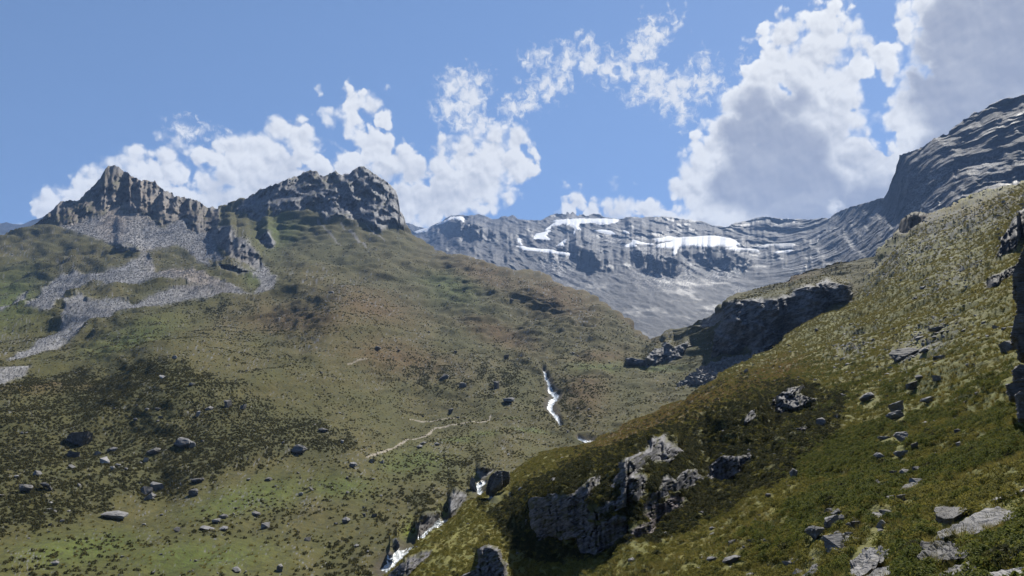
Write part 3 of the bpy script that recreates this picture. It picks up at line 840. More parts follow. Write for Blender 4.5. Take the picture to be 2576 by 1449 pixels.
# ------------------------------------------------------------------ near right-hand slope
REG_R = [
 (zr([(440, 735), (560, 735), (640, 700), (690, 740), (860, 690), (940, 610), (1000, 540), (1060, 530), (1040, 600), (1000, 680), (990, 800), (970, 900), (960, 960), (1040, 980), (1060, 1050), (1050, 1240), (920, 1220), (900, 1150), (870, 1000), (880, 930),
  (850, 1080), (740, 1110), (710, 1080), (600, 1060), (510, 1120), (520, 1040), (480, 1010), (455, 900)]), 'cliff', M_near, dict(kind=S_, label='big shaded grey bluff at the lower left of the near outcrop')),
 (zr([(1540, 210), (1640, 180), (1700, 250), (1820, 300), (1760, 360), (1610, 370), (1480, 430), (1400, 490), (1330, 540), (1290, 590), (1220, 580), (1280, 480), (1280, 400), (1390, 350), (1560, 290)]), 'cliff', M_near, dict(kind=S_, label='topmost pale rock rib of the near shrubby outcrop')),
 (zr([(1200, 610), (1330, 550), (1470, 540), (1480, 640), (1440, 740), (1340, 780), (1230, 840), (1150, 850), (1080, 930), (1050, 900), (1120, 830), (1230, 760), (1300, 690), (1290, 630)]), 'cliff', M_near, dict(kind=S_, label='smooth rock slab in the middle of the near shrubby outcrop')),
 (zr([(1500, 790), (1560, 720), (1700, 590), (1640, 570), (1720, 550), (1760, 600), (1880, 480), (1960, 480), (1990, 560), (2060, 550), (1900, 620), (1780, 670), (1600, 740), (1470, 860)]), 'cliff', M_near, dict(kind=S_, label='long slanting rock band right of the middle slab')),
 (zr([(2090, 470), (2200, 350), (2320, 370), (2480, 340), (2480, 380), (2380, 470), (2270, 520), (2200, 560), (2150, 560), (2110, 520)]), 'cliff', M_near, dict(kind=S_, label='separate grey rock face at the right end of the near outcrop')),
 (zr([(1500, 890), (1600, 800), (1800, 720), (1840, 750), (1780, 800), (1870, 830), (1780, 900), (1680, 950), (1620, 960), (1560, 1030), (1480, 1080), (1350, 1150), (1360, 1070), (1450, 1010), (1600, 930), (1530, 900)]), 'cliff', M_near, dict(kind=S_, label='rough reddish grey ledge along the foot of the near outcrop')),
 (zr([(1070, 1090), (1110, 970), (1230, 900), (1320, 960), (1330, 1040), (1340, 1090), (1200, 1140), (1110, 1190), (1055, 1250)]), 'cliff', M_near, dict(kind=S_, label='lowest grey buttress of the near outcrop')),
 (zg([(1500, 1190), (1560, 1150), (1680, 1200), (1700, 1280), (1740, 1330), (1760, 1460), (1760, 1700), (1200, 1700), (1330, 1449), (1500, 1370)]), 'cliff', M_near, dict(kind=S_, label='dark rock step cut by the bottom edge of the view')),
 (zg([(620, 1400), (800, 1290), (1000, 1215), (985, 1260), (870, 1330), (760, 1449), (610, 1460)]), 'cliff', M_near, dict(kind=S_, label='grey slanting slab above the lower stream bend')),
 (z6([(520, 400), (620, 340), (720, 320), (720, 345), (690, 370), (790, 400), (720, 440), (640, 470), (560, 500), (545, 480)]), 'cliff', M_near, dict(kind=S_, label='bare pale slab above the shrubs on the right slope')),
 (z6([(350, 545), (400, 470), (435, 460), (430, 510), (380, 550)]), 'cliff', M_near, dict(kind=S_, label='small light slab among dark shrubs near the ridge')),
 (z6([(640, 600), (680, 575), (735, 575), (720, 602)]), 'cliff', M_near, dict(kind=S_, label='little flat slab with brown soil below the bare pale slab')),
 (zt([(655, 585), (690, 555), (830, 490), (835, 530), (760, 590), (690, 640), (658, 645)]), 'cliff', M_near, dict(kind=S_, label='black shaded rock ledge on the upper right grass')),
 (zt([(700, 465), (725, 400), (735, 330), (780, 290), (800, 240), (840, 185), (940, 150), (940, 330), (840, 350), (840, 400), (780, 420)]), 'cliff', M_near, dict(kind=S_, label='dark crag at the right edge above the grass')),
 (zt([(160, 320), (165, 235), (250, 210), (330, 215), (260, 290), (220, 320)]), 'cliff', M_near, dict(kind=S_, label='brown rock knob on the skyline of the right slope')),
 (zr([(590, 590), (640, 540), (685, 540), (640, 602)]), 'cliff', M_near, dict(kind=S_, label='small rock plate on the ridge left of the outcrop')),
]


OUTCROP = [(1330, 1250), (1400, 1200), (1500, 1140), (1640, 1092), (1760, 1020), (1880, 985), (1960, 1000), (1920, 1130), (1890, 1180), (1800, 1220), (1720, 1285), (1600, 1350), (1500, 1398), (1420, 1402), (1340, 1345)]


def steep_R(U, V):
    wu, wv = U + 10 * fbm(U / 40, V / 40, U * 0 + 2.2, 4, 137, .6), V + 10 * fbm(U / 40, V / 40, U * 0 + 6.2, 4, 138, .6)
    m = np.where(inside(OUTCROP, wu, wv), .42, 1.0)
    for i, (p, *_r) in enumerate(REG_R):
        m = np.where(inside(p, U + 4 * fbm(U / 22, V / 40, U * 0 + 2.2, 3, 127, .6), V), .08 if i < 9 else .15, m)
    return blur(m, 1)


us = np.concatenate([np.linspace(600, 955, 40)[:-1], np.arange(955, 2640, 2.4), np.linspace(2642, 4300, 110)])
GR = build_grid(us, SIL_R, 460, D_R, lambda u, vt: np.maximum(1610, vt + 60), [(900, .10), (1300, .14), (1900, .14), (2120, .06), (2200, 0.0), (2700, 0.02)],
                [(600, 3), (1300, 3), (1700, 2), (2150, 3), (2200, 5), (2300, 7), (2500, 4), (2700, 3)], power=.93, steep=steep_R)
U, V = GR['U'], GR['V']
sh = U.shape
mk = polymask(GR, [r[0] for r in REG_R], 121, 4.0)
for _ in range(3):                            # the rock reaches a little under the surrounding turf
    for ax, dd in ((0, 1), (0, -1), (1, 1), (1, -1)):
        nb = np.roll(mk, dd, ax)
        mk = np.where((mk == 0) & (nb > 0) & (nb < 10), nb, mk)
isr = (mk > 0).astype(float)
isr[:bk] = isr[bk]
rk_ = blur(isr, 1)
Pf, Df = flat(GR)
shp = [(1200, 1260), (1330, 1215), (1400, 1175), (1500, 1115), (1620, 1070), (1750, 985), (1900, 948), (2040, 960), (2110, 1000), (2110, 1080), (1960, 1200), (1880, 1260), (1600, 1385), (1400, 1420), (1290, 1380)]
shr = blur(inside(shp, U + 20 * fbm(U / 60, V / 60, U * 0, 3, 3), V + 18 * fbm(U / 60, V / 60, U * 0 + 5, 3, 4)).astype(float), 10)
ridge = near_line([(1300, 1190), (1500, 1125), (1717, 1030), (1830, 985), (1960, 935), (2100, 900)], U, V)
shr = np.maximum(shr, blur(inside(OUTCROP, U, V).astype(float), 4)) * (1 - .9 * np.exp(-(ridge / 34) ** 2)) * (.55 + .45 * sst(fbm(U / 40, V / 26, U * 0, 3, 9), -.4, .2))
grass_r = lod(Pf, Df, 32, 2.2, 70, 131, stretch=(.7, .25, 1.6)).reshape(sh)
shr_r = lod(Pf, Df, 4, 2.2, 14, 135, stretch=(.8, .25, 1.8)).reshape(sh)
rock_r = lod(Pf, Df, 32, 2.2, 50, 141, True, stretch=(1.6, .4, .6)).reshape(sh)
rock_r2 = lod(Pf, Df, 8, 2.2, 60, 145).reshape(sh)
cx_ = fbm((U + .35 * V) / 38, (V - .3 * U) / 70, U * 0 + 3, 3, 171, .6)
cy_ = fbm((U - .5 * V) / 60, (V + .35 * U) / 30, U * 0 + 7, 3, 172, .6)
crack = np.maximum(np.clip(1 - np.abs(cx_) / .045, 0, 1), .7 * np.clip(1 - np.abs(cy_) / .04, 0, 1))
stony = np.clip(soft(GR, [(2420, 560, 230, 55, -22), (2300, 640, 160, 50, -30), (2400, 690, 90, 30, -28), (2330, 560, 90, 30, -10), (2330, 860, 110, 50, -25), (2150, 870, 60, 40, -40)]), 0, 1)
displace(GR, [(grass_r * .10 + shr_r * (.15 + .2 * shr + .15 * stony)) * (1 - rk_)],
         rk_ * (-.012 * GR['D'] * crack + rock_r * .26 + rock_r2 * .10 + lod(Pf, Df, 8, 2.0, 14, 149, True).reshape(sh) * .22 + np.minimum(GR['D'] * .008, .9)))
n1 = fbm(U / 110, V / 70, U * 0, 4, 161)
n2 = fbm((U + .5 * V) / 22, (V + .5 * U) / 7, U * 0 + 2, 4, 162, .6)
n3 = fbm(U / 6, V / 4, U * 0 + 9, 3, 163, .7)
T = lerp(np.broadcast_to(OLIVE * 2.0, sh + (3,)), YEL * 1.25, np.clip(.4 + .5 * n1 + .3 * n2, 0, 1))
br = np.exp(-((ridge - 4) / 26) ** 2) * sst(U, 1350, 1550) * (1 - sst(U, 1950, 2100))
T = lerp(T, BROWN * 1.1, np.clip(br * (.8 + .4 * n2) + soft(GR, [(2300, 560, 130, 30, -18), (2500, 520, 120, 30, -22)]) * .5 + .25 * sst(n1, .1, .6), 0, .9))
T = lerp(T, GREEN, np.clip(soft(GR, [(2450, 1080, 200, 160, 0), (2350, 1150, 120, 60, 0)]) * .4 + .3 * n2, 0, .6))
T = lerp(T, SHRUB * 1.15, np.clip(shr * (.85 + .35 * n2), 0, 1))
T = lerp(T, SHRUB * 1.4, np.clip(sst(n2 + .6 * n3, .3, .9) * .7, 0, 1))
T = lerp(T, ROCKG, np.clip(stony * sst(n2 * .6 + n3 * .8, -.15, .25), 0, 1) * .85)
rc = ROCKG[None, None] * .75 * (1 + .5 * n2 + .5 * n3)[..., None] * np.array((1.0, .97, .97))
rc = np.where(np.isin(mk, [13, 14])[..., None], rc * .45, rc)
rc = np.where(np.isin(mk, [15])[..., None], ROCKB * 1.1, rc)
rc = np.where(np.isin(mk, [6, 12])[..., None], rc * np.array((1.1, .95, .9)), rc)
rc = lerp(rc, OLIVE * .9, sst(fbm((U - .4 * V) / 20, (V + .5 * U) / 9, U * 0, 4, 173, .6), .18, .4) * .8 * (mk < 13))
T = lerp(T, np.clip(rc, .03, .5), rk_)
mk[:bk] = 0
GR['mk'], GR['shr'], GR['isr'], GR['stony'], GR['br'] = mk, shr, isr, stony, br
finish(GR, 'hill', [r[1:] for r in REG_R], mk, np.clip(T, .01, .6), rk_, ('hillside', M_near, dict(kind=S_, label='steep near slope of turf and dwarf shrubs on the right')))

# ------------------------------------------------------------------ head of the valley: rock wall, glacier, shaded right peak
us = np.concatenate([np.linspace(900, 985, 12)[:-1], np.arange(985, 2620, 2.2), np.linspace(2622, 4300, 70)])
_sl = np.array(SIL_L)


def vb_F(u, vt):
    front = np.where(u < 2217, np.interp(u, _sl[:, 0], _sl[:, 1]), np.interp(u, _sr[:, 0], _sr[:, 1]))
    return np.maximum(front + 60, vt + 60)


snow = [([(365, 108), (500, 96), (680, 92), (942, 99), (930, 120), (850, 147), (780, 142), (700, 132), (600, 142), (590, 165), (620, 187), (575, 192), (570, 222), (553, 226), (560, 180), (520, 152), (460, 138), (440, 152), (380, 162), (340, 192), (390, 197), (350, 212),
  (320, 238), (345, 260), (400, 272), (280, 279), (208, 266), (230, 224), (330, 205), (310, 190), (360, 150), (400, 130)], 'wide snowfield just below the jagged skyline teeth'),
 ([(715, 188), (790, 183), (860, 194), (922, 222), (870, 230), (790, 214)], 'slanting snow patch right of the wide snowfield'),
 ([(968, 188), (1042, 214), (1032, 224), (978, 212)], 'tiny snow patch below the dark ridge'),
 ([(480, 268), (502, 263), (492, 290), (472, 310), (492, 332), (408, 322), (450, 295)], 'snow patch shaped like a hook on the dark rock wall'),
 ([(58, 326), (130, 331), (220, 351), (380, 361), (400, 374), (540, 390), (520, 407), (400, 389), (240, 374), (130, 359)], 'long thin snow streak along the left rock ledge'),
 ([(980, 322), (1050, 300), (1050, 273), (1090, 278), (1110, 293), (1225, 309), (1180, 315), (1080, 312), (1090, 327), (1010, 340)], 'forked snow patch left of the glacier'),
 ([(1220, 262), (1300, 258), (1350, 238), (1420, 255), (1560, 250), (1680, 240), (1800, 245), (1880, 262), (1950, 295), (1980, 318), (1940, 325), (1940, 345), (2040, 349), (2120, 358), (2130, 377), (2050, 364), (1900, 364), (1830, 352), (1900, 342), (1800, 332), (1630, 337),
  (1550, 327), (1440, 332), (1424, 370), (1424, 402), (1398, 402), (1393, 347), (1270, 340), (1240, 327), (1300, 305), (1380, 290), (1250, 290)], 'domed white glacier tongue below the dark ridge'),
 ([(2245, 380), (2330, 370), (2425, 358), (2400, 378), (2280, 391)], 'small snow strip at the foot of the right ridge'),
 ([(73, 290), (78, 263), (112, 268), (107, 290), (124, 318), (98, 312)], 'tiny snow fleck above the long thin streak'),
 ([(2110, 335), (2200, 310), (2330, 303), (2440, 310), (2420, 340), (2330, 345), (2240, 330), (2130, 345)], 'dirty grey ice under the right ridge')]
polys = [zf(p) for p, _ in snow]
polys.append(z2([(715, 362), (780, 328), (830, 302), (900, 297), (935, 315), (922, 338), (880, 322), (830, 318), (770, 348)]))
polys.append(z2([(545, 418), (600, 393), (685, 377), (640, 412), (570, 428)]))
labs = [l for _, l in snow] + ['snow slope on the farthest left summit', 'snow saddle at the left end of the far ridge']
SNOW_POLYS = polys


def steep_F(U, V):
    right = sst(U, 2060, 2140)
    f1 = fbm((U + .9 * V) / 48, (V - .25 * U) / 22, U * 0, 4, 205, .6)
    f2 = fbm((U - .7 * V) / 55, (V + .3 * U) / 120, U * 0 + 4, 4, 206, .6)
    m = np.where(f1 * (1 - right) + f2 * right > .02, .68 + .05 * right, 1.0)
    low = sst(V, 640, 720) * (1 - right)
    m = np.maximum(m, low)
    for u, v, a, b in ((1660, 668, 66, 24), (1490, 660, 44, 18), (1800, 655, 66, 20), (1850, 655, 40, 14), (1180, 582, 60, 20), (1470, 640, 40, 18)):
        m = np.where(((U - u) / a) ** 2 + ((V - v - (U - u) * .25) / b) ** 2 + 1.6 * fbm((U + V) / 24, (V - .3 * U) / 14, U * 0, 4, 33, .6) < .8, .12, m)
    for p in SNOW_POLYS:
        m = np.where(inside(p, U, V), 1.0, m)
    return blur(m, 2)


GF = build_grid(us, SIL_F, 230, D_F, vb_F, [(900, .02), (2080, .02), (2250, 0), (4300, 0)], [(900, 2), (1060, 2), (1120, 2.5), (1370, 2.5), (1385, 5), (1500, 5), (1540, 2.5), (1600, 2.5), (2080, 3), (2200, 2), (2260, 4), (2600, 4)], steep=steep_F)
U, V = GF['U'], GF['V']
sh = U.shape
mk = polymask(GF, polys, 221, 2.6)
# the right-hand peak counts as a mountain of its own
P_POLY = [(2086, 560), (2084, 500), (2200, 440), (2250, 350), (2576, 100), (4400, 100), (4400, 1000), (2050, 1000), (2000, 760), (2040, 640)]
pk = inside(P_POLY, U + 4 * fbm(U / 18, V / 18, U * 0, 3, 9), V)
NSN = len(polys)
issn = (mk > 0).astype(float)
cls = np.where(mk > 0, mk, np.where(pk, NSN + 1, 0))
lowf = sst(V, 650, 730) * (1 - sst(U, 2040, 2120))
fan = np.maximum(lowf, soft(GF, [(1530, 690, 50, 40, 0), (1900, 690, 120, 30, -25)]))
pscree = soft(GF, [(2350, 450, 55, 70, 30), (2320, 520, 60, 30, -20), (2480, 430, 50, 40, -30), (2150, 600, 90, 60, -30), (2230, 580, 50, 40, 0), (2420, 500, 60, 20, -25)]) * pk
rough = (1 - .75 * fan) * (1 - issn)
Pf, Df = flat(GF)
rlp = lod(np.stack([Pf[:, 0] + .35 * Pf[:, 2], Pf[:, 1], Pf[:, 2]], -1), Df, 300, 2.0, 40, 238, True, stretch=(1.5, .3, .45)).reshape(sh)
Pr = np.stack([Pf[:, 0] + .8 * Pf[:, 2], Pf[:, 1], Pf[:, 2] - .5 * Pf[:, 0]], -1)
rl = lod(Pr, Df, 400, 2.0, 30, 231, True, stretch=(1.5, .13, .7)).reshape(sh)
rl2 = lod(Pf, Df, 200, 2.0, 14, 245, stretch=(1, .12, 1.3)).reshape(sh)
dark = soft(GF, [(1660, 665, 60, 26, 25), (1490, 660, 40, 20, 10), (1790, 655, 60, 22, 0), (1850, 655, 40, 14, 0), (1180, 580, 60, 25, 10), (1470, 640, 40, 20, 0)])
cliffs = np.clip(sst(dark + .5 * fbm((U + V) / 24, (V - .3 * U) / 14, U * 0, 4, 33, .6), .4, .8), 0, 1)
displace(GF, [rl2 * (.09 * rough + .07 * fan * (1 - issn) + .012), blur(issn, 4) * 9], np.where(pk, rlp * .26, rl * .36) * (rough + .08 * (1 - issn)))
n1 = fbm(U / 80, V / 50, U * 0, 4, 261)
n2 = fbm(U / 12, V / 8, U * 0 + 2, 4, 262, .6)
n3 = fbm(U / 4.5, V / 3.5, U * 0 + 9, 3, 263, .7)
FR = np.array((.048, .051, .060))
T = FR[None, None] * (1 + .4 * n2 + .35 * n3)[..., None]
T = lerp(T, np.array((.052, .055, .063)), np.clip(fan * .8 + sst(n1 + .5 * n3, .2, .8) * .3, 0, 1))
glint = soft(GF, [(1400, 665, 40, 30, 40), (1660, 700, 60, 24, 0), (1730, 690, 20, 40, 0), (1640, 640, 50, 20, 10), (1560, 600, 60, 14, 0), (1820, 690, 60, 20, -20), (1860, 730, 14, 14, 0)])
T = lerp(T, np.array((.42, .41, .40)), np.clip(glint * sst(n3 + .4 * n2, .0, .5), 0, 1) * .8)  # sun glints on the wet slabs, painted pale into the rock tint
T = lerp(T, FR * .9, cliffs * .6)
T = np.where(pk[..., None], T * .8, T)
T = lerp(T, np.array((.20, .20, .21)), np.clip(pscree * sst(n3 + .5 * n2, -.2, .5), 0, 1) * .85)
sn = SNOW[None, None] * (1 - .10 * np.abs(n2) - .07 * np.abs(n3))[..., None]
sn = np.where((mk == 7)[..., None], sn * np.array((.92, .91, .89)) * (1 - .12 * sst(fbm(U / 40, V / 4, U * 0, 3, 5), .1, .5))[..., None], sn)
sn = np.where((mk == 10)[..., None], sn * .45, sn)
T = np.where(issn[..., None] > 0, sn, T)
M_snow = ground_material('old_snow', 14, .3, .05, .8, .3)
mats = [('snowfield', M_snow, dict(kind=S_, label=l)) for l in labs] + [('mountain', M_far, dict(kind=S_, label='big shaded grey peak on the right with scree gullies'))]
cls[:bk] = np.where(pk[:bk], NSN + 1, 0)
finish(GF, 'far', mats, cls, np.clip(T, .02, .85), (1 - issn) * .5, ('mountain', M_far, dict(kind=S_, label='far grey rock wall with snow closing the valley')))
# a last blue ridge at the far left
us = np.linspace(-700, 190, 220)
GX = build_grid(us, [(-700, 575), (-200, 560), (0, 561), (60, 563), (80, 553), (103, 548), (140, 530), (190, 520)], 40, TPS([(-700, 580, 5200), (190, 530, 5200), (190, 700, 4000), (-700, 700, 4000)]), lambda u, vt: vt + 90, [(0, 0), (1, 0)], [(-700, 3), (200, 3)])
Pf, Df = flat(GX)
displace(GX, [GX['D'] * 0], lod(Pf, Df, 900, 2.2, 60, 331, True, stretch=(1, .2, 1)).reshape(GX['U'].shape) * .25)
T = np.broadcast_to(FR * 1.1, GX['U'].shape + (3,)) * (1 + .4 * fbm(GX['U'] / 10, GX['V'] / 8, GX['U'] * 0, 3, 5))[..., None]
finish(GX, 'distant', [], np.zeros(GX['U'].shape, dtype=int), np.clip(T, .02, .6), T[..., 0] * 0 + .5, ('mountain', M_far, dict(kind=S_, label='distant bluish ridge at the far left edge')))
# valley bottom that runs on under and behind everything
gme = bpy.data.meshes.new('ground')
gme.from_pydata([(-5700, -5700, -190), (5700, -5700, -190), (5700, 5700, -190), (-5700, 5700, -190)], [], [(0, 1, 2, 3)])
at = gme.attributes.new('tint', 'FLOAT_COLOR', 'POINT')
at.data.foreach_set('color', [.08, .08, .03, 1] * 4)
gme.materials.append(M_mid)
link('ground', gme, None, kind=S_, label='grassy valley bottom far below')

# ------------------------------------------------------------------ things that stand on the slopes
class Surf:
    def __init__(self, g):
        self.g = g
        b = g['back']
        self.us, self.V, self.P, self.N = g['us'], g['V'][b:], g['P'][b:], normals(g['P'])[b:]

    def ij(self, u, v):
        i = int(np.clip(np.searchsorted(self.us, u), 1, len(self.us) - 2))
        j = int(np.clip(np.searchsorted(self.V[:, i], v), 1, self.V.shape[0] - 2))
        return j, i

    def at(self, u, v):
        j, i = self.ij(u, v)
        return Vector(self.P[j, i]), Vector(self.N[j, i])


SL, SR = Surf(GL), Surf(GR)


def on(u, v):
    s = SR if (u > 960 and v > np.interp(u, _sr[:, 0], _sr[:, 1]) + 4) else SL
    return s.at(u, v)


def hull_bm(pts):
    bm = bmesh.new()
    vs_ = [bm.verts.new(p) for p in pts]
    r = bmesh.ops.convex_hull(bm, input=vs_)
    bmesh.ops.delete(bm, geom=[e for e in set(r['geom_interior'] + r['geom_unused']) if isinstance(e, bmesh.types.BMVert)], context='VERTS')
    bmesh.ops.dissolve_limit(bm, angle_limit=R_(4), verts=bm.verts, edges=bm.edges)
    return bm


def roughen(bm, cuts, amp, size, strata=0.5, seed=0):
    bmesh.ops.triangulate(bm, faces=bm.faces)
    for _ in range(cuts):
        bmesh.ops.subdivide_edges(bm, edges=bm.edges, cuts=1, use_grid_fill=True)
    bm.normal_update()
    P = np.array([v.co for v in bm.verts])
    n = np.array([v.normal for v in bm.verts])
    q = P / size
    h = fbm(q[:, 0] * 2, q[:, 1] * 2, q[:, 2] * 2, 4, seed, .55) + strata * fbm(q[:, 0] * 2.5, q[:, 1] * 2.5, q[:, 2] * 14, 3, seed + 5, .6) - .5 * np.abs(pn(q[:, 0] * 3, q[:, 1] * 3, q[:, 2] * 3, seed + 9))
    for v, d, hh in zip(bm.verts, n, h):
        v.co += Vector(d) * float(hh * amp)


def to_mesh(name, bm, mat, smooth=False):
    me = bpy.data.meshes.new(name)
    bm.to_mesh(me)
    bm.free()
    for p in me.polygons:
        p.use_smooth = smooth
    me.materials.append(mat)
    return me


def rock_mesh(name, seed, blocky, cuts, mat):
    r = np.random.default_rng(seed)
    n = 11 if blocky else 16
    pts = []
    for _ in range(n):
        p = r.normal(size=3)
        p /= np.linalg.norm(p)
        if blocky:
            p = np.sign(p) * np.abs(p) ** .5
            p /= np.max(np.abs(p)) ** .6
        pts.append(Vector(p * .5 * r.uniform(.8, 1.0)))
    bm = hull_bm(pts)
    if cuts:
        roughen(bm, cuts, .035, .5, .7, seed)
    return to_mesh(name, bm, mat)


ROCKS = {}


def rock(kind, mat, cuts, i):
    k = (kind, mat.name, cuts, i)
    if k not in ROCKS:
        ROCKS[k] = rock_mesh('boulder', 40 + i * 7 + (300 if kind == 'b' else 0), kind == 'b', cuts, mat)
    return ROCKS[k]


def put_rock(u, v, w, asp, kind, mat, label, group=None, cuts=1, name='boulder', tilt=None, sink=.12):
    p, n = on(u, v + w * asp * .25)
    d = math.hypot(p.x, p.y)
    s = w / FPX * d * 1.08
    o = link(name, rock(kind, mat, cuts, random.randrange(7)), None, label=label, category='boulder', group=group)
    base = (Vector((0, 0, 1)) * .55 + n * .45).normalized()
    q = base.to_track_quat('Z', 'Y').to_matrix() @ Matrix.Rotation(random.uniform(-.6, .6), 3, 'Z')
    if tilt:
        q = Matrix.Rotation(R_(tilt), 3, 'Y') @ q
    o.rotation_euler = q.to_euler()
    o.scale = (s, s * random.uniform(.75, .95), s * asp * 1.15)
    o.location = p + base * (s * asp * (.5 - sink))
    return o


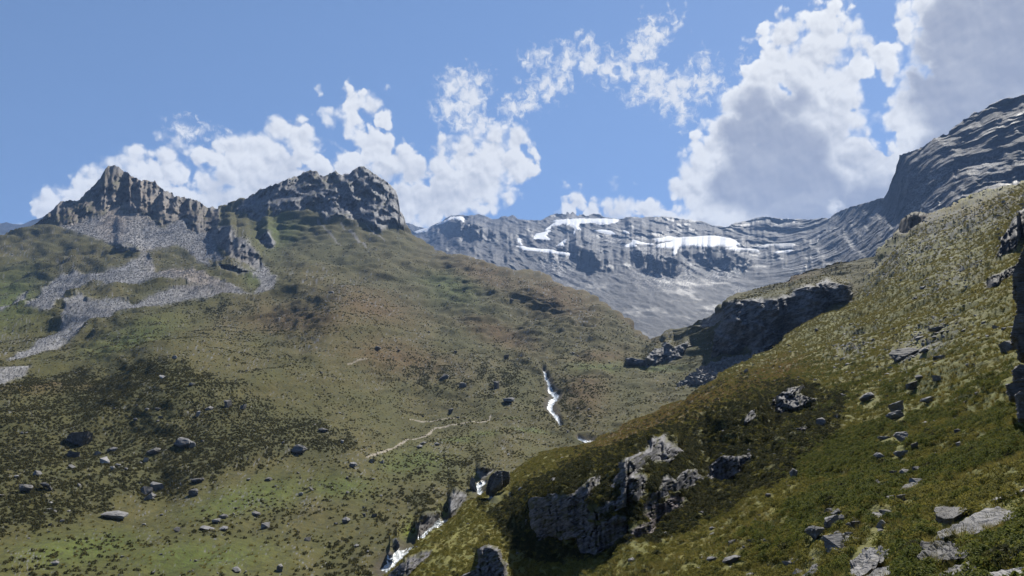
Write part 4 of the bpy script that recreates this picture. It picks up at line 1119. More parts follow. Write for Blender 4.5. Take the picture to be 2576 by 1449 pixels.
DK, GY, PL = M_dark, M_stone, M_pale
BIG = [  # u, v, width, height/width, kind, material, label
 (194, 1104, 60, .62, 'b', DK, 'largest dark boulder on the left shrub slope with a pale broken top', 3),
 (181, 1137, 28, .5, 'b', DK, 'brownish boulder just below the largest dark boulder on the left slope', 2),
 (248, 1133, 15, 1.0, 'b', PL, 'narrow pale stone right of the brownish boulder on the left slope', 1),
 (281, 1140, 27, .4, 's', GY, 'flat grey slab right of the narrow pale stone on the left slope', 1),
 (265, 1168, 27, .6, 'b', PL, 'pale angular block below the flat grey slab on the left slope', 2),
 (277, 1189, 15, .7, 's', PL, 'small rounded pale stone right under the pale angular block', 1),
 (178, 1180, 19, .45, 's', PL, 'low light stone left of the pale angular block', 1),
 (361, 1171, 13, .8, 'b', PL, 'lone small white stone midway across the left shrub slope', 1),
 (386, 1154, 34, .4, 's', DK, 'dark flat boulder half hidden in shrubs, middle of the left slope', 2),
 (457, 1130, 44, .42, 's', GY, 'long grey slab leaning on a pale block in the left shrubs', 2),
 (480, 1129, 15, .9, 'b', PL, 'pale block propped against the long grey slab', 1),
 (525, 1024, 24, .45, 's', PL, 'bright tilted slab high on the dark shrub slope', 1),
 (501, 1041, 15, .9, 'b', PL, 'upright pale stone under the bright tilted slab', 1),
 (604, 1031, 17, .8, 'b', GY, 'grey stone at the right end of the row of high shrub stones', 1),
 (568, 1022, 22, .8, 'b', DK, 'dark stone between the bright tilted slab and the right end stone', 1),
 (478, 976, 14, .6, 's', GY, 'grey stone near the top of the dark shrub patch', 1),
 (408, 941, 14, .7, 'b', PL, 'light stone just under the crest of the shrub slope', 1),
 (440, 897, 15, .6, 's', PL, 'pale stone standing on the crest of the shrub slope', 1),
 (87, 1206, 20, .5, 's', PL, 'pale oval stone at the far left among shrubs', 1),
 (111, 1242, 30, .5, 'b', DK, 'dark boulder with a light top near the left edge', 2),
 (60, 1239, 34, .5, 's', DK, 'long black boulder closest to the left edge', 2),
 (363, 1241, 24, .7, 'b', DK, 'dark boulder at the upper border of the meadow', 2),
 (391, 1232, 30, .5, 'b', GY, 'grey boulder touching the dark one at the meadow border', 2),
 (374, 1254, 26, .6, 'b', GY, 'grey boulder in front of the pair at the meadow border', 2),
 (497, 1221, 32, .4, 's', DK, 'dark flat boulder at the edge of shrubs and meadow', 2),
 (491, 1246, 28, .5, 'b', DK, 'dark boulder below the dark flat one at the meadow edge', 2),
 (283, 1296, 72, .22, 's', GY, 'very long low slab lying in the lower left meadow', 3),
 (671, 1217, 22, .4, 's', DK, 'dark boulder alone at the top of the bright meadow', 1),
 (755, 1243, 15, .55, 's', PL, 'white stone in the bright meadow', 1),
 (779, 1237, 18, .5, 'b', DK, 'dark stone right of the white stone in the meadow', 1),
 (642, 1293, 26, .4, 's', DK, 'dark slab in the middle of the meadow', 1),
 (561, 1303, 22, .45, 's', GY, 'grey tilted slab left of the dark slab in the meadow', 1),
 (542, 1316, 24, .45, 's', PL, 'light slab below the grey tilted slab in the meadow', 1),
 (518, 1331, 42, .25, 's', GY, 'broad thin slab in the lower meadow', 2),
 (561, 1334, 25, .45, 's', GY, 'cracked slab touching the broad thin slab in the meadow', 1),
 (666, 1321, 26, .55, 'b', PL, 'pale boulder standing in the middle lower meadow', 2),
 (772, 1343, 17, .5, 'b', DK, 'dark stone at the right of the lower meadow', 1),
 (444, 1341, 17, .6, 'b', DK, 'dark stone left of the broad thin slab', 1),
 (704, 1411, 20, .8, 'b', GY, 'grey block near the bottom edge left of the gorge', 1),
 (595, 1420, 24, .5, 's', GY, 'flat grey stone at the bottom edge of the meadow', 1),
 (136, 1413, 24, .4, 's', PL, 'pale flat stone in the bottom left meadow', 1),
 (751, 1155, 44, .45, 's', DK, 'dark boulder under the nose of the shrub slope', 2),
 (809, 1096, 28, .4, 's', DK, 'dark slab on the low ridge left of the footpath', 1),
 (1138, 1034, 19, .75, 'b', DK, 'lone brown boulder above the path on the valley slope', 2),
 (1164, 969, 20, .6, 'b', DK, 'dark knobby rock in the grass slope left of the waterfall', 2),
 (1247, 966, 18, 1.1, 'b', DK, 'tall black rock in the slope next to the waterfall', 2),
 (1115, 945, 26, .4, 'b', DK, 'broad dark rock left of the dark knobby rock', 2),
 (1279, 1008, 36, .4, 's', GY, 'pile like grey slab on the slope below the tall black rock', 2),
 (946, 882, 18, .6, 'b', PL, 'pale boulder on the brown slope left of centre', 1),
 (1277, 892, 20, .6, 'b', DK, 'dark boulder above the waterfall lip', 1),
 (835, 733, 22, .55, 'b', DK, 'dark boulder on top of the brown hump', 2),
 (1064, 1125, 18, .5, 's', PL, 'light slab right of the footpath', 1),
 (1053, 1138, 18, .5, 's', PL, 'light slab below its neighbour right of the footpath', 1),
 (1098, 1130, 18, .45, 's', PL, 'light slab farthest right in the row beside the path', 1),
 (930, 1166, 16, .8, 'b', PL, 'pale boulder at the lower end of the footpath', 1),
 (958, 1170, 12, .8, 'b', PL, 'pale stone right of the boulder at the lower path end', 1),
 (884, 1188, 24, .5, 's', GY, 'grey slab in the meadow left of the lower path end', 1),
 (914, 1287, 14, .7, 'b', DK, 'small dark boulder left of its pale neighbour above the gorge', 1),
 (940, 1287, 15, .8, 'b', GY, 'greyish boulder above the mossy gorge bank', 1),
 (869, 1300, 24, .6, 's', GY, 'grey slab in the grass west of the mossy gorge bank', 1),
 (895, 1351, 14, .6, 's', PL, 'pale stone in the shrubs above the lowest stream reach', 1),
 (1277, 1231, 15, .6, 's', PL, 'pale stone at the crest of the near slope above the gorge', 1),
 (1308, 1228, 24, .4, 's', PL, 'pale flat plate on the crest right of the pale crest stone', 1),
 (2276, 884, 62, .5, 'b', DK, 'big dark squared block on the upper part of the right slope', 3),
 (2325, 878, 34, .3, 's', PL, 'pale slab leaning right of the big dark squared block', 2),
 (2372, 910, 42, .4, 's', DK, 'dark low boulder below right of the big dark squared block', 2),
 (2315, 854, 30, .35, 's', GY, 'flat grey slab above the big dark squared block', 1),
 (2362, 836, 44, .3, 's', GY, 'long grey slab highest in the slab row on the right slope', 2),
 (2541, 880, 36, .7, 'b', DK, 'dark ledge block at the foot of the rock pillar', 2),
 (2319, 963, 24, .45, 's', GY, 'small grey slab above the dark hollow on the right slope', 1),
 (2366, 957, 24, .6, 'b', GY, 'grey stone right of the small grey slab', 1),
 (2306, 976, 32, .5, 'b', DK, 'dark boulder below the small grey slab', 2),
 (2338, 1013, 34, .4, 's', GY, 'flat topped grey slab in the right slope hollow', 2),
 (2187, 1002, 58, .3, 's', GY, 'wide low slab in dark shrubs on the right slope', 2),
 (2264, 1033, 42, .55, 'b', GY, 'pointed grey boulder, upper one of a stacked pair', 3),
 (2258, 1050, 48, .4, 's', GY, 'layered grey boulder, lower one of a stacked pair', 3),
 (2069, 1065, 27, .65, 'b', GY, 'rounded grey boulder beside the little flat slab', 2),
 (2266, 1105, 42, .5, 'b', GY, 'brownish wedge boulder in the middle of the right slope', 3),
 (2224, 1101, 32, .3, 's', PL, 'light slab left of the brownish wedge boulder', 2),
 (2266, 1139, 40, .5, 's', GY, 'tilted grey plate below the brownish wedge boulder', 2),
 (2308, 1126, 20, .75, 'b', GY, 'rounded stone right of the tilted grey plate', 1),
 (2212, 1147, 28, .7, 's', GY, 'slim leaning plate left of the tilted grey plate', 2),
 (1992, 1191, 18, 1.2, 'b', GY, 'upright grey stone alone in yellow green turf', 2),
 (2274, 1188, 30, .7, 's', GY, 'leaning striped slab at the top of the rock trail', 2),
 (2247, 1196, 20, .9, 'b', DK, 'dark cube shaped block left of the leaning striped slab', 2),
 (2304, 1186, 24, .7, 'b', GY, 'rounded grey boulder right of the leaning striped slab', 2),
 (2303, 1209, 32, .6, 'b', PL, 'pale layered boulder near the top of the rock trail', 2),
 (2288, 1224, 46, .4, 'b', DK, 'dark boulder row under the pale layered boulder', 2),
 (2212, 1219, 21, .6, 'b', DK, 'dark stone left of the dark boulder row', 2),
 (1933, 1249, 19, .6, 's', DK, 'dark stone with a light edge in yellow turf', 1),
 (2104, 1285, 34, .45, 's', GY, 'flat grey boulder at the left of the boulder band', 2),
 (2081, 1285, 28, .5, 'b', DK, 'dark boulder touching the flat grey one on its left', 2),
 (2273, 1262, 28, .5, 'b', PL, 'pale square boulder in the middle of the rock trail', 2),
 (2246, 1266, 24, .7, 'b', DK, 'dark boulder left of the pale square boulder', 2),
 (2230, 1290, 38, .5, 's', DK, 'dark stacked slabs above a black hollow', 2),
 (2206, 1304, 32, .5, 'b', PL, 'pale layered slab left of the black hollow', 2),
 (2217, 1324, 24, .8, 'b', PL, 'pinkish grey stone below the pale layered slab', 2),
 (2097, 1319, 42, .5, 'b', GY, 'grey double boulder in the lower boulder band', 3),
 (2115, 1308, 27, .55, 's', PL, 'pinkish tilted slab on the grey double boulder', 2),
 (2133, 1302, 16, 1.1, 's', GY, 'thin upright stone right of the pinkish tilted slab', 1),
 (2157, 1328, 27, .7, 'b', DK, 'dark rounded pair stone, right one', 2),
 (2138, 1328, 20, .7, 'b', DK, 'dark rounded pair stone, left one', 2),
 (2056, 1351, 58, .5, 's', GY, 'large layered grey boulder left of the lower band', 3),
 (2086, 1357, 34, .5, 's', PL, 'pale slab leaning on the large layered grey boulder', 2),
 (2112, 1375, 58, .58, 'b', GY, 'broad grey boulder with a black hole beneath it', 3),
 (2140, 1351, 21, .7, 'b', GY, 'small squared stone right of the broad grey boulder', 2),
 (2110, 1345, 24, .5, 's', GY, 'small layered stone above the broad grey boulder', 2),
 (1845, 1411, 52, .3, 's', GY, 'long grey slab at the bottom of the near slope', 2),
 (1850, 1376, 27, .55, 'b', DK, 'dark stone above the long grey slab at the bottom', 2),
 (1794, 1413, 32, .4, 's', GY, 'grey slab left of the long one at the bottom', 2),
 (1995, 1413, 38, .45, 's', PL, 'light stone plate near the bottom of the near slope', 2),
 (2050, 1428, 40, .4, 's', PL, 'light slab pile at the bottom edge, upper slab', 2),
 (2042, 1443, 62, .4, 's', GY, 'layered slab pile at the bottom edge, lower slab', 2),
 (1888, 1447, 32, .3, 's', PL, 'white flat stone cut by the bottom edge', 2),
 (1926, 1360, 17, .6, 's', PL, 'pale stone lying above the light plate on the near slope', 1),
]
for u, v, w, a, k, m, lab, c in BIG:
    put_rock(u, v, w, a, k, m, lab, 'boulders on the slopes', c)


FRONT = []


def solid(name, pts, thick, mat, label, category, seed, cuts=4, amp=.04, dscale=1.0, dfix=None, down=.5, strata=1.1, parent=None):
    """a rock whose front outline was surveyed, given its own thickness into the slope"""
    front, backp = [], []
    FRONT.append(list(pts))
    for u, v in pts:
        p, n = on(min(max(u, 965), 2700), v)
        d = (dfix or math.hypot(p.x, p.y)) * dscale
        x, y, z = ray(u, v)
        f = Vector((x * d, y * d, z * d))
        front.append(f)
        backp.append(f + Vector((x, y, 0)) * thick + Vector((0, 0, -thick * down)))
    c = sum(front + backp, Vector()) / (2 * len(front))
    bm = hull_bm([p - c for p in front + backp])
    size = max((p - c).length for p in front)
    roughen(bm, cuts, amp * .7 * size, size * .6, strata, seed)
    o = link(name, to_mesh(name, bm, mat, False), parent, label=label, category=category)
    o.location = c
    return o


zb = Z(2044.4, 1150, .2063)
FG = 'boulder'
solid('rock_slab', zb([(1490, 1000), (1560, 920), (1760, 800), (2050, 660), (2260, 600), (2330, 620), (2520, 690), (2480, 730), (2230, 830), (2000, 930), (1750, 975)]), .55, M_stone, 'largest tilted grey slab in the lower right corner', FG, 1, 4, .03, .955)
solid('boulder', zb([(1480, 650), (1500, 610), (1620, 600), (1860, 610), (1880, 640), (1720, 740), (1600, 750), (1520, 720)]), .8, M_dark, 'smooth brown overhanging boulder above the largest tilted slab', FG, 2, 4, .02, .955, strata=.2)
solid('boulder', zb([(1285, 1180), (1330, 1090), (1450, 1020), (1620, 1010), (1660, 1040), (1900, 1180), (1850, 1230), (1500, 1250), (1320, 1280)]), .7, M_dark, 'rounded grey boulder sunk in bushes below the largest tilted slab', FG, 3, 4, .035, .94)
solid('boulder', zb([(470, 1340), (500, 1220), (600, 1130), (820, 1130), (910, 1150), (880, 1200), (700, 1300), (650, 1420), (470, 1500)]), .8, M_stone, 'ridged dark boulder near the bottom edge left of the bushes', FG, 4, 4, .05, .94)
solid('rock_slab', zb([(560, 1500), (760, 1370), (1000, 1300), (1080, 1340), (1050, 1380), (870, 1460), (700, 1520)]), .5, M_stone, 'smooth grey slab cut by the bottom edge below the ridged boulder', FG, 5, 4, .03, .95, strata=.3)
solid('rock_slab', zb([(1480, 1470), (1560, 1390), (1900, 1260), (1990, 1320), (1960, 1370), (1890, 1440), (1800, 1500)]), .6, M_dark, 'mossy dark slab at the bottom edge between bushes', FG, 6, 4, .035, .94)
solid('rock_slab', zb([(1950, 1520), (2000, 1440), (2200, 1370), (2576, 1330), (2750, 1340), (2750, 1560)]), .7, M_pale, 'pale rough rock in the very bottom right corner', FG, 7, 4, .03, .94, strata=.3)
solid('rock_slab', zb([(2180, 520), (2420, 425), (2576, 365), (2620, 390), (2450, 455), (2230, 525)]), .35, M_pale, 'thin pale slab at the right edge above the corner bushes', FG, 8, 3, .03, .955)
solid('boulder', zg([(1600, 600), (1650, 470), (1690, 420), (1722, 412), (1728, 480), (1680, 545), (1640, 590)]), 2.0, M_stone, 'tall leaning grey boulder at the head of the gorge', FG, 9, 4, .06, 1.0, 97)
solid('boulder', zg([(1570, 560), (1600, 440), (1690, 385), (1800, 400), (1800, 450), (1700, 470), (1620, 580)]), 2.5, M_dark, 'dark rock hump behind the tall leaning gorge boulder', FG, 10, 4, .07, 1.0, 100)
solid('boulder', z5([(755, 905), (768, 862), (782, 870), (800, 935), (790, 945)]), 3, M_stone, 'slender pale pinnacle at the left lip of the gorge', FG, 11, 3, .05, 1.0, 182)

# the dark pillar that the right edge of the view cuts off
rp = bpy.data.objects.new('rock_pillar', None)
COL.objects.link(rp)
rp['label'], rp['category'] = 'tall dark rock pillar cut by the right edge of the view', 'rock'
for i, (b, df) in enumerate([([(845, 440), (805, 540), (812, 630), (835, 668), (1300, 668), (1300, 380), (880, 380)], 38), ([(835, 640), (828, 740), (842, 785), (1300, 800), (1300, 640)], 37.2), ([(818, 780), (795, 890), (840, 930), (1300, 940), (1300, 770)], 36.4),
                             ([(842, 905), (832, 970), (850, 1000), (1300, 1040), (1300, 900)], 36), ([(806, 1100), (850, 1065), (1300, 1030), (1300, 1180), (812, 1140)], 35), ([(770, 1175), (830, 1150), (1300, 1150), (1300, 1280), (792, 1245)], 34), ([(825, 1225), (860, 1210), (1300, 1200), (1300, 1420), (842, 1370)], 32)]):
    o = solid('rock_block', zt(b), 3.2, M_dark, None, None, 60 + i, 5, .05, 1.0, df, .1, .6, rp)

# smaller stones, alike enough to share a description
USED = set()


def beside(u, v):
    """a description by the nearest larger boulder, once per side of it"""
    for b in sorted(BIG, key=lambda b: math.hypot(u - b[0], v - b[1]))[:12]:
        dx, dy = u - b[0], v - b[1]
        if math.hypot(dx, dy) > 190 or len(b[6].split()) > 11:
            continue
        rel = ('right of' if dx > 0 else 'left of') if abs(dx) > abs(dy) else ('below' if dy > 0 else 'above')
        if (b[6], rel) not in USED:
            USED.add((b[6], rel))
            return 'small stone ' + rel + ' the ' + b[6]
    return None


def scatter(n, box, wr, label, group, mats_, surf, avoid, keep=None):
    k, tries = 0, 0
    while k < n and tries < n * 60:
        tries += 1
        u, v = random.uniform(box[0], box[2]), random.uniform(box[1], box[3])
        j, i = surf.ij(u, v)
        jj = j + surf.g['back']
        if not (surf.V[0, i] + 14 < v < surf.V[-1, i] - 5):
            continue
        if surf is SL and u > 960 and v > np.interp(u, _sr[:, 0], _sr[:, 1]) - 12:
            continue
        if surf.g['mk'][jj, i] > 0 or (surf is SL and surf.g['ds'][jj, i] < 5) or (keep and not keep(u, v, jj, i)):
            continue
        if any((u - b[0]) ** 2 + (v - b[1]) ** 2 < (b[2] * .8) ** 2 for b in BIG):
            continue
        put_rock(u, v, random.uniform(*wr) ** 1.0, random.uniform(.35, .75), random.choice('bs'), random.choice(mats_), beside(u, v) or label, group, 0)
        k += 1


scatter(28, (0, 1000, 860, 1330), (6, 11), 'small pale stone scattered among the dark shrubs on the left', 'small stones in the left shrubs', (M_pale, M_stone), SL, None, lambda u, v, j, i: GL['shr'][j, i] > .4)
scatter(28, (0, 1180, 980, 1449), (6, 12), 'small grey stone lying in the lower left meadow grass', 'small stones in the meadow', (M_stone, M_dark, M_pale), SL, None, lambda u, v, j, i: GL['shr'][j, i] < .3)
scatter(28, (700, 720, 1620, 1130), (5, 10), 'small dark stone on the brown middle slope', 'small stones on the middle slope', (M_dark, M_stone), SL, None, lambda u, v, j, i: GL['shr'][j, i] < .5)
scatter(10, (1420, 900, 1700, 1090), (6, 11), 'small grey stone on the hummocks right of the waterfall', 'small stones right of the waterfall', (M_stone, M_dark), SL, None)
scatter(66, (1800, 620, 2560, 1440), (8, 16), 'small flat grey stone half sunk in the right hand turf', 'small stones on the right slope', (M_stone, M_stone, M_dark), SR, None)

# ------------------------------------------------------------------ what nobody could count: dwarf shrubs, tussocks, stone litter
def leaf_mound(name, seed, n, size, mat, height=.55, spread=.5, blade=False):
    r = np.random.default_rng(seed)
    co, fc = [], []
    for i in range(n):
        a, t = r.uniform(0, 2 * math.pi), r.uniform(0, 1) ** .6
        el = r.uniform(.05, 1.0) * math.pi / 2
        rad = spread * r.uniform(.7, 1.05) * (1 + .25 * math.sin(3 * a + seed))
        c = np.array((math.cos(a) * math.cos(el) * rad, math.sin(a) * math.cos(el) * rad, math.sin(el) * height * r.uniform(.7, 1.1)))
        if blade:
            b = np.array((math.cos(a) * spread * .3 * t, math.sin(a) * spread * .3 * t, -.05))
            tip = b + np.array((math.cos(a) * spread * t, math.sin(a) * spread * t, height * r.uniform(.6, 1.1)))
            s = np.array((-math.sin(a), math.cos(a), 0)) * size
            k = len(co)
            co += [b - s, b + s, tip]
            fc.append((k, k + 1, k + 2))
            continue
        nrm = c / np.linalg.norm(c) + r.normal(size=3) * .55
        nrm /= np.linalg.norm(nrm)
        t1 = np.cross(nrm, r.normal(size=3))
        t1 /= np.linalg.norm(t1)
        t2 = np.cross(nrm, t1)
        s = size * r.uniform(.6, 1.3)
        k = len(co)
        co += [c - t1 * s, c + t2 * s * .6, c + t1 * s, c - t2 * s * .6]
        fc.append((k, k + 1, k + 2, k + 3))
    me = bpy.data.meshes.new(name)
    me.from_pydata([tuple(x) for x in co], [], fc)
    me.materials.append(mat)
    return me


def cover(name, label, src, surf, n, weight, size, lean=.5, zoff=0.0):
    """points drawn on a slope, each carrying one copy of the source mesh"""
    b = surf.g['back']
    P, Nn = surf.P, surf.N
    a = np.linalg.norm(np.cross(P[1:, :-1] - P[:-1, :-1], P[:-1, 1:] - P[:-1, :-1]), axis=-1)
    w = a * weight[b:][:-1, :-1]
    # only what can be seen counts
    if surf is SL:
        hid = surf.V > np.interp(surf.us, _sr[:, 0], _sr[:, 1])[None] + 30
        w = w * ~hid[:-1, :-1]
    w = w.ravel() / w.sum()
    k = rng.choice(len(w), n, p=w)
    j, i = np.divmod(k, P.shape[1] - 1)
    f, h = rng.random(n)[:, None], rng.random(n)[:, None]
    p = P[j, i] * (1 - f) * (1 - h) + P[j, i + 1] * f * (1 - h) + P[j + 1, i] * (1 - f) * h + P[j + 1, i + 1] * f * h
    nn = Nn[j, i]
    up = nn * lean + np.array((0, 0, 1.0)) * (1 - lean)
    up /= np.linalg.norm(up, axis=1)[:, None]
    rx, ry = -np.arcsin(np.clip(up[:, 1], -1, 1)), np.arctan2(up[:, 0], up[:, 2])
    d = np.hypot(p[:, 0], p[:, 1])
    s = size(d, j + b, i)
    me = bpy.data.meshes.new(name)
    me.vertices.add(n)
    me.vertices.foreach_set('co', (p + up * (zoff * s)[:, None]).astype(np.float32).ravel())
    at = me.attributes.new('rot', 'FLOAT_VECTOR', 'POINT')
    at.data.foreach_set('vector', np.stack([rx, ry, rng.uniform(0, 6.28, n)], 1).astype(np.float32).ravel())
    at = me.attributes.new('size', 'FLOAT', 'POINT')
    at.data.foreach_set('value', s.astype(np.float32))
    o = link(name, me, None, kind='stuff', label=label)
    ng = bpy.data.node_groups.new(name, 'GeometryNodeTree')
    ng.interface.new_socket('Geometry', in_out='INPUT', socket_type='NodeSocketGeometry')
    ng.interface.new_socket('Geometry', in_out='OUTPUT', socket_type='NodeSocketGeometry')
    gi, go = ng.nodes.new('NodeGroupInput'), ng.nodes.new('NodeGroupOutput')
    ip = ng.nodes.new('GeometryNodeInstanceOnPoints')
    oi = ng.nodes.new('GeometryNodeObjectInfo')
    oi.inputs[0].default_value = bpy.data.objects.new(name + '_source', src)
    ar, as_ = ng.nodes.new('GeometryNodeInputNamedAttribute'), ng.nodes.new('GeometryNodeInputNamedAttribute')
    ar.data_type, as_.data_type = 'FLOAT_VECTOR', 'FLOAT'
    ar.inputs[0].default_value, as_.inputs[0].default_value = 'rot', 'size'
    ng.links.new(gi.outputs[0], ip.inputs['Points'])
    ng.links.new(oi.outputs['Geometry'], ip.inputs['Instance'])
    ng.links.new([s_ for s_ in ar.outputs if s_.enabled][0], ip.inputs['Rotation'])
    ng.links.new([s_ for s_ in as_.outputs if s_.enabled][0], ip.inputs['Scale'])
    ng.links.new(ip.outputs[0], go.inputs[0])
    md = o.modifiers.new('cover', 'NODES')
    md.node_group = ng
    return o


U, V = GR['U'], GR['V']
patch = sst(fbm(GR['P'][..., 0] / 5, GR['P'][..., 1] / 5, GR['P'][..., 2] / 3, 3, 401), -.35, .35)
patch2 = sst(fbm(GR['P'][..., 0] / 9, GR['P'][..., 1] / 9, GR['P'][..., 2] / 5, 3, 402), -.2, .4)
infr = (U > 900) & (U < 2700)
bare = np.zeros(U.shape)                      # nothing grows through the boulders
for b_ in BIG:
    if b_[0] > 1700:
        bare = np.maximum(bare, (np.hypot((U - b_[0]) / (b_[2] * .5), (V - b_[1] - b_[2] * .1) / (b_[2] * .42)) < 1).astype(float))
for pl_ in FRONT:
    for k_ in (-4, 10, 24, 38):
        bare = np.maximum(bare, inside(pl_, U, V - k_).astype(float))
fall0 = infr * (GR['D'] < 420) / (1 + (GR['D'] / 45) ** 1.5)
fall = (1 - bare) /  (1 + (GR['D'] / 45) ** 1.5) * infr * (GR['D'] < 420)
free = np.clip(1 - 1.6 * blur(GR['isr'], 3), 0, 1) * (1 - .6 * GR['stony'])
lowr = sst(V, 850, 1100)
cover('shrub_cover', 'low yellow green dwarf shrubs all over the near slope', leaf_mound('shrub', 1, 320, .05, M_leaf, .38), SR, 17000, fall * free * (1 - .9 * GR['br']) * (.15 + patch) * (.35 + .65 * lowr) * (1 - .5 * GR['shr']),
      lambda d, j, i: (.26 + .28 * rng.random(len(d))) * np.maximum(1, d / 70) ** .6)
cover('shrub_cover', 'dark dwarf juniper mats around the near outcrop', leaf_mound('shrub', 2, 320, .055, M_leafdark, .45), SR, 12000, fall * np.clip(1 - 1.6 * blur(GR['isr'], 5), 0, 1) * (GR['shr'] * 3.0 + .07 * patch2 * lowr),
      lambda d, j, i: (.3 + .35 * rng.random(len(d))) * np.maximum(1, d / 80) ** .5)
cover('shrub_cover', 'fresh green bilberry patches on the near slope', leaf_mound('shrub', 3, 300, .05, M_leafgreen, .5), SR, 6000, fall * free * patch2 * lowr * sst(U, 1750, 2150) * (1 - GR['shr']),
      lambda d, j, i: (.25 + .3 * rng.random(len(d))) * np.maximum(1, d / 70) ** .6)
cover('grass', 'rust brown dry grass along the ridge of the near slope', leaf_mound('tussock', 14, 60, .018, M_drygrass, .5, .5, True), SR, 9000, infr * (1 - GR['isr']) * GR['br'],
      lambda d, j, i: (.2 + .2 * rng.random(len(d))) * np.maximum(1, d / 60) ** .7)
cover('grass', 'dry grass tussocks on the near slope', leaf_mound('tussock', 4, 60, .018, M_grass, .5, .5, True), SR, 34000, fall0 * (1 - .25 * bare) * free * (1.15 - patch) * (1 - .7 * GR['shr']),
      lambda d, j, i: (.22 + .25 * rng.random(len(d))) * np.maximum(1, d / 60) ** .7)
U, V = GL['U'], GL['V']
fl = 1 / (1 + (GL['D'] / 160) ** 1.2) * (U > -60) * (GL['D'] < 1150) * (1 - .5 * sst(GL['D'], 500, 900)) * (V > GL['V'][GL['back']][None] + 10)
fr = (1 - GL['isr']) * (1 - GL['iss']) * (GL['ds'] > 3)
pl = sst(fbm(GL['P'][..., 0] / 16, GL['P'][..., 1] / 16, GL['P'][..., 2] / 8, 3, 403), -.2, .4)
cover('shrub_cover', 'dark shrub carpet on the left valley slope', leaf_mound('shrub', 5, 30, .20, M_heath, .42), SL, 46000, fl * fr * (GL['shr'] * .9 + .15 * pl), lambda d, j, i: (.42 + .55 * rng.random(len(d)) ** 1.5) * np.maximum(1, d / 260) ** .6)
cover('grass', 'olive grass tussocks across the valley meadow', leaf_mound('tussock', 6, 22, .05, M_grass, .5, .5, True), SL, 16000, fl * fr * (1 - GL['shr']), lambda d, j, i: (.4 + .5 * rng.random(len(d))) * np.maximum(1, d / 220) ** .5)
M_flat = stone_material('flat_schist', (.12, .115, .11), (.26, .25, .24), .5, .15)
litter = rock_mesh('stone', 71, False, 0, M_pale)
litter4 = rock_mesh('stone', 74, True, 0, stone_material('scree_stone', (.13, .127, .125), (.20, .195, .19), .5, 0, False))
litter3 = rock_mesh('stone', 73, True, 0, M_flat)
for v_ in litter3.vertices:
    v_.co.z *= .45
litter2 = rock_mesh('stone', 72, True, 0, M_stone)
lw = fr * (.35 + pl) * (GL['D'] > 90) * (1 + (V < 860)) * (V > GL['V'][GL['back']][None] + 12) / (1 + (GL['D'] / 400) ** 2)
cover('stones', 'countless small stones on the left slopes', litter, SL, 8000, lw * (U > -60), lambda d, j, i: (.0011 * d + .12) * (.5 + 1.1 * rng.random(len(d)) ** 3), .8, .1)
scr_ = np.isin(GL['mk'], [1, 2, 3, 4, 5]).astype(float)
cover('stones', 'loose grey stones strewn over the left scree', litter4, SL, 11000, scr_ / GL['D'] + 1e-12, lambda d, j, i: .0008 * d * (.6 + 1.3 * rng.random(len(d)) ** 2), .8, .1)
mk15 = np.isin(GL['mk'], [15]).astype(float)
cover('stones', 'jumbled talus blocks under the long dark cliff', litter2, SL, 900, mk15 + 1e-9, lambda d, j, i: 1.1 + 2.2 * rng.random(len(d)) ** 2, .6, .15)
U, V = GR['U'], GR['V']
trail = np.clip(soft(GR, [(2180, 1310, 120, 60, -10), (2270, 1200, 60, 90, 0), (2050, 1390, 140, 50, 0), (1830, 1400, 160, 40, -15), (1700, 1330, 120, 14, -32), (2250, 900, 120, 50, -25), (2330, 840, 140, 30, -25)]), 0, 1)
cover('stones', 'countless flat stones sprinkled over the right slope', litter3, SR, 5000, infr * (1 - GR['isr']) * (.05 + trail * .9 + GR['stony'] * 1.6) / (1 + (GR['D'] / 60) ** 1.7), lambda d, j, i: (.0011 * d + .13) * (.5 + 2.4 * rng.random(len(d)) ** 3), .8, .1)

# ------------------------------------------------------------------ bushes in the lower right corner
def bush(u, v, w, mat, seed, label, group):
    p, n = on(u, v + w * .3)
    d = math.hypot(p.x, p.y)
    s = w / FPX * d
    root = bpy.data.objects.new('shrub', None)
    COL.objects.link(root)
    root.location = p - Vector((0, 0, .05))
    root['label'], root['category'], root['group'] = label, 'shrub', group
    r = np.random.default_rng(seed)
    co, fc = [], []
    lobes = [(r.normal(size=3) * (.26, .26, .08) * s + np.array((0, 0, s * .26)), s * r.uniform(.2, .34)) for _ in range(7)]
    for c0, rad in lobes:
        for _ in range(1100):
            q = r.normal(size=3)
            q /= np.linalg.norm(q)
            c = c0 + q * rad * r.uniform(.6, 1.08)
            if c[2] < -.05 * s:
                continue
            nrm = q + r.normal(size=3) * .6
            nrm /= np.linalg.norm(nrm)
            t1 = np.cross(nrm, r.normal(size=3))
            t1 /= np.linalg.norm(t1)
            t2 = np.cross(nrm, t1)
            h = r.uniform(.009, .018)
            k = len(co)
            co += [c - t1 * h, c + t2 * h * .5, c + t1 * h, c - t2 * h * .5]
            fc.append((k, k + 1, k + 2, k + 3))
    me = bpy.data.meshes.new('foliage')
    me.from_pydata([tuple(map(float, x)) for x in co], [], fc)
    me.materials.append(mat)
    link('foliage', me, root)
    bm = bmesh.new()
    for c0, rad in lobes:
        a, b = Vector((0, 0, -.05)), Vector(c0)
        m = Matrix.Translation((a + b) / 2) @ (b - a).to_track_quat('Z', 'Y').to_matrix().to_4x4()
        bmesh.ops.create_cone(bm, segments=5, radius1=.014, radius2=.006, depth=(b - a).length, matrix=m)
    link('stem', to_mesh('stem', bm, M_twig), root)


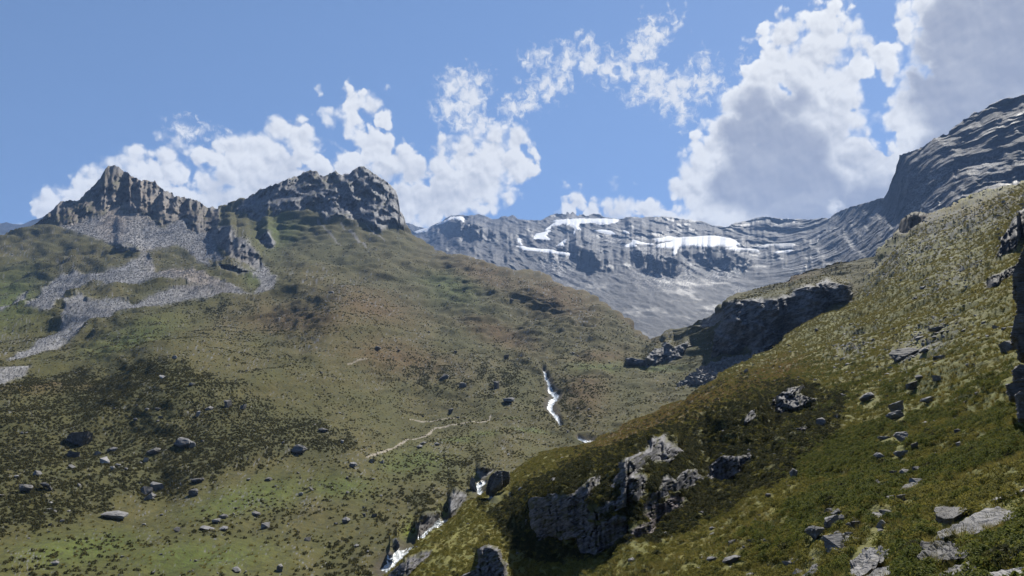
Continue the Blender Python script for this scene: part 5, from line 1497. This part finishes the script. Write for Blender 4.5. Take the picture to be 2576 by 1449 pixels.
BUSH = ['dark bushy shrub between the ridged boulder and the rounded boulder', 'dark shrub touching the right side of the ridged boulder', 'olive shrub at the lower left tip of the largest tilted slab',
        'dark shrub right under the middle of the largest tilted slab', 'olive shrub below the lower right edge of the largest tilted slab', 'dark shrub right of the olive one below the largest tilted slab',
        'dark shrub between the rounded boulder and the corner rock', 'yellow green shrub below the right end of the largest tilted slab', 'olive shrub a little above the corner rock', 'olive shrub at the right edge above the corner rock',
        'yellow green shrub between the rounded boulder and the mossy slab', 'dark shrub at the left end of the mossy slab', 'dark shrub in front of the ridged boulder', 'yellow green shrub just above the middle of the corner rock',
        'yellow green shrub at the right edge beside the corner rock', 'olive shrub at the right foot of the ridged boulder', 'dark shrub directly right of the rounded boulder', 'olive shrub at the right foot of the rounded boulder',
        'yellow green shrub between the mossy slab and the corner rock', 'yellow green shrub right of the largest tilted slab at the edge', 'olive shrub at the right edge above the largest tilted slab',
        'yellow green shrub left of the mossy slab', 'olive shrub above the smooth slab at the bottom edge']
M_twig = stone_material('twig_bark', (.04, .03, .02), (.09, .07, .05), .1, 0, False)
for i, (x, y, w, m) in enumerate([(1180, 1120, 300, 0), (1030, 1190, 220, 0), (1430, 950, 130, 1), (1780, 1040, 240, 0), (1980, 970, 150, 1), (2230, 980, 300, 0), (2150, 1180, 300, 0), (2420, 880, 260, 2), (2400, 1120, 300, 1), (2540, 1080, 220, 1), (1700, 1280, 240, 2),
                                  (1520, 1330, 240, 0), (780, 1300, 170, 0), (2300, 1290, 260, 2), (2520, 1270, 260, 2), (930, 1240, 160, 1), (2000, 1110, 240, 0), (1850, 1260, 200, 1), (2080, 1380, 200, 2), (2540, 760, 160, 2), (2560, 620, 150, 1), (1330, 1330, 200, 2), (1150, 1290, 200, 1)]):
    u, v = zb([(x, y)])[0]
    bush(u, v, w * .2063 * .62, (M_leafdark, M_leaf, M_leafgreen)[m], 900 + i, BUSH[i], 'shrubs among the corner rocks')

# ------------------------------------------------------------------ air
top = max(float(g['P'][..., 2].max()) for g in (GL, GR, GF, GX)) + 15
hb = bmesh.new()
bmesh.ops.create_cube(hb, size=1.0, matrix=Matrix.Translation((0, 0, (top - 192) / 2)) @ Matrix.Diagonal((11600, 11600, top + 192, 1)))
M_air = bpy.data.materials.new('mountain_air')
M_air.use_nodes = True
nt = M_air.node_tree
nt.nodes.clear()
pv = nt.nodes.new('ShaderNodeVolumePrincipled')
pv.inputs['Color'].default_value = (.34, .56, 1.0, 1)
pv.inputs['Density'].default_value = HAZE
pv.inputs['Anisotropy'].default_value = 0.0
ov = nt.nodes.new('ShaderNodeOutputMaterial')
nt.links.new(pv.outputs[0], ov.inputs['Volume'])
link('haze', to_mesh('haze', hb, M_air), None, kind='stuff', label='thin blue mountain air filling the valley')
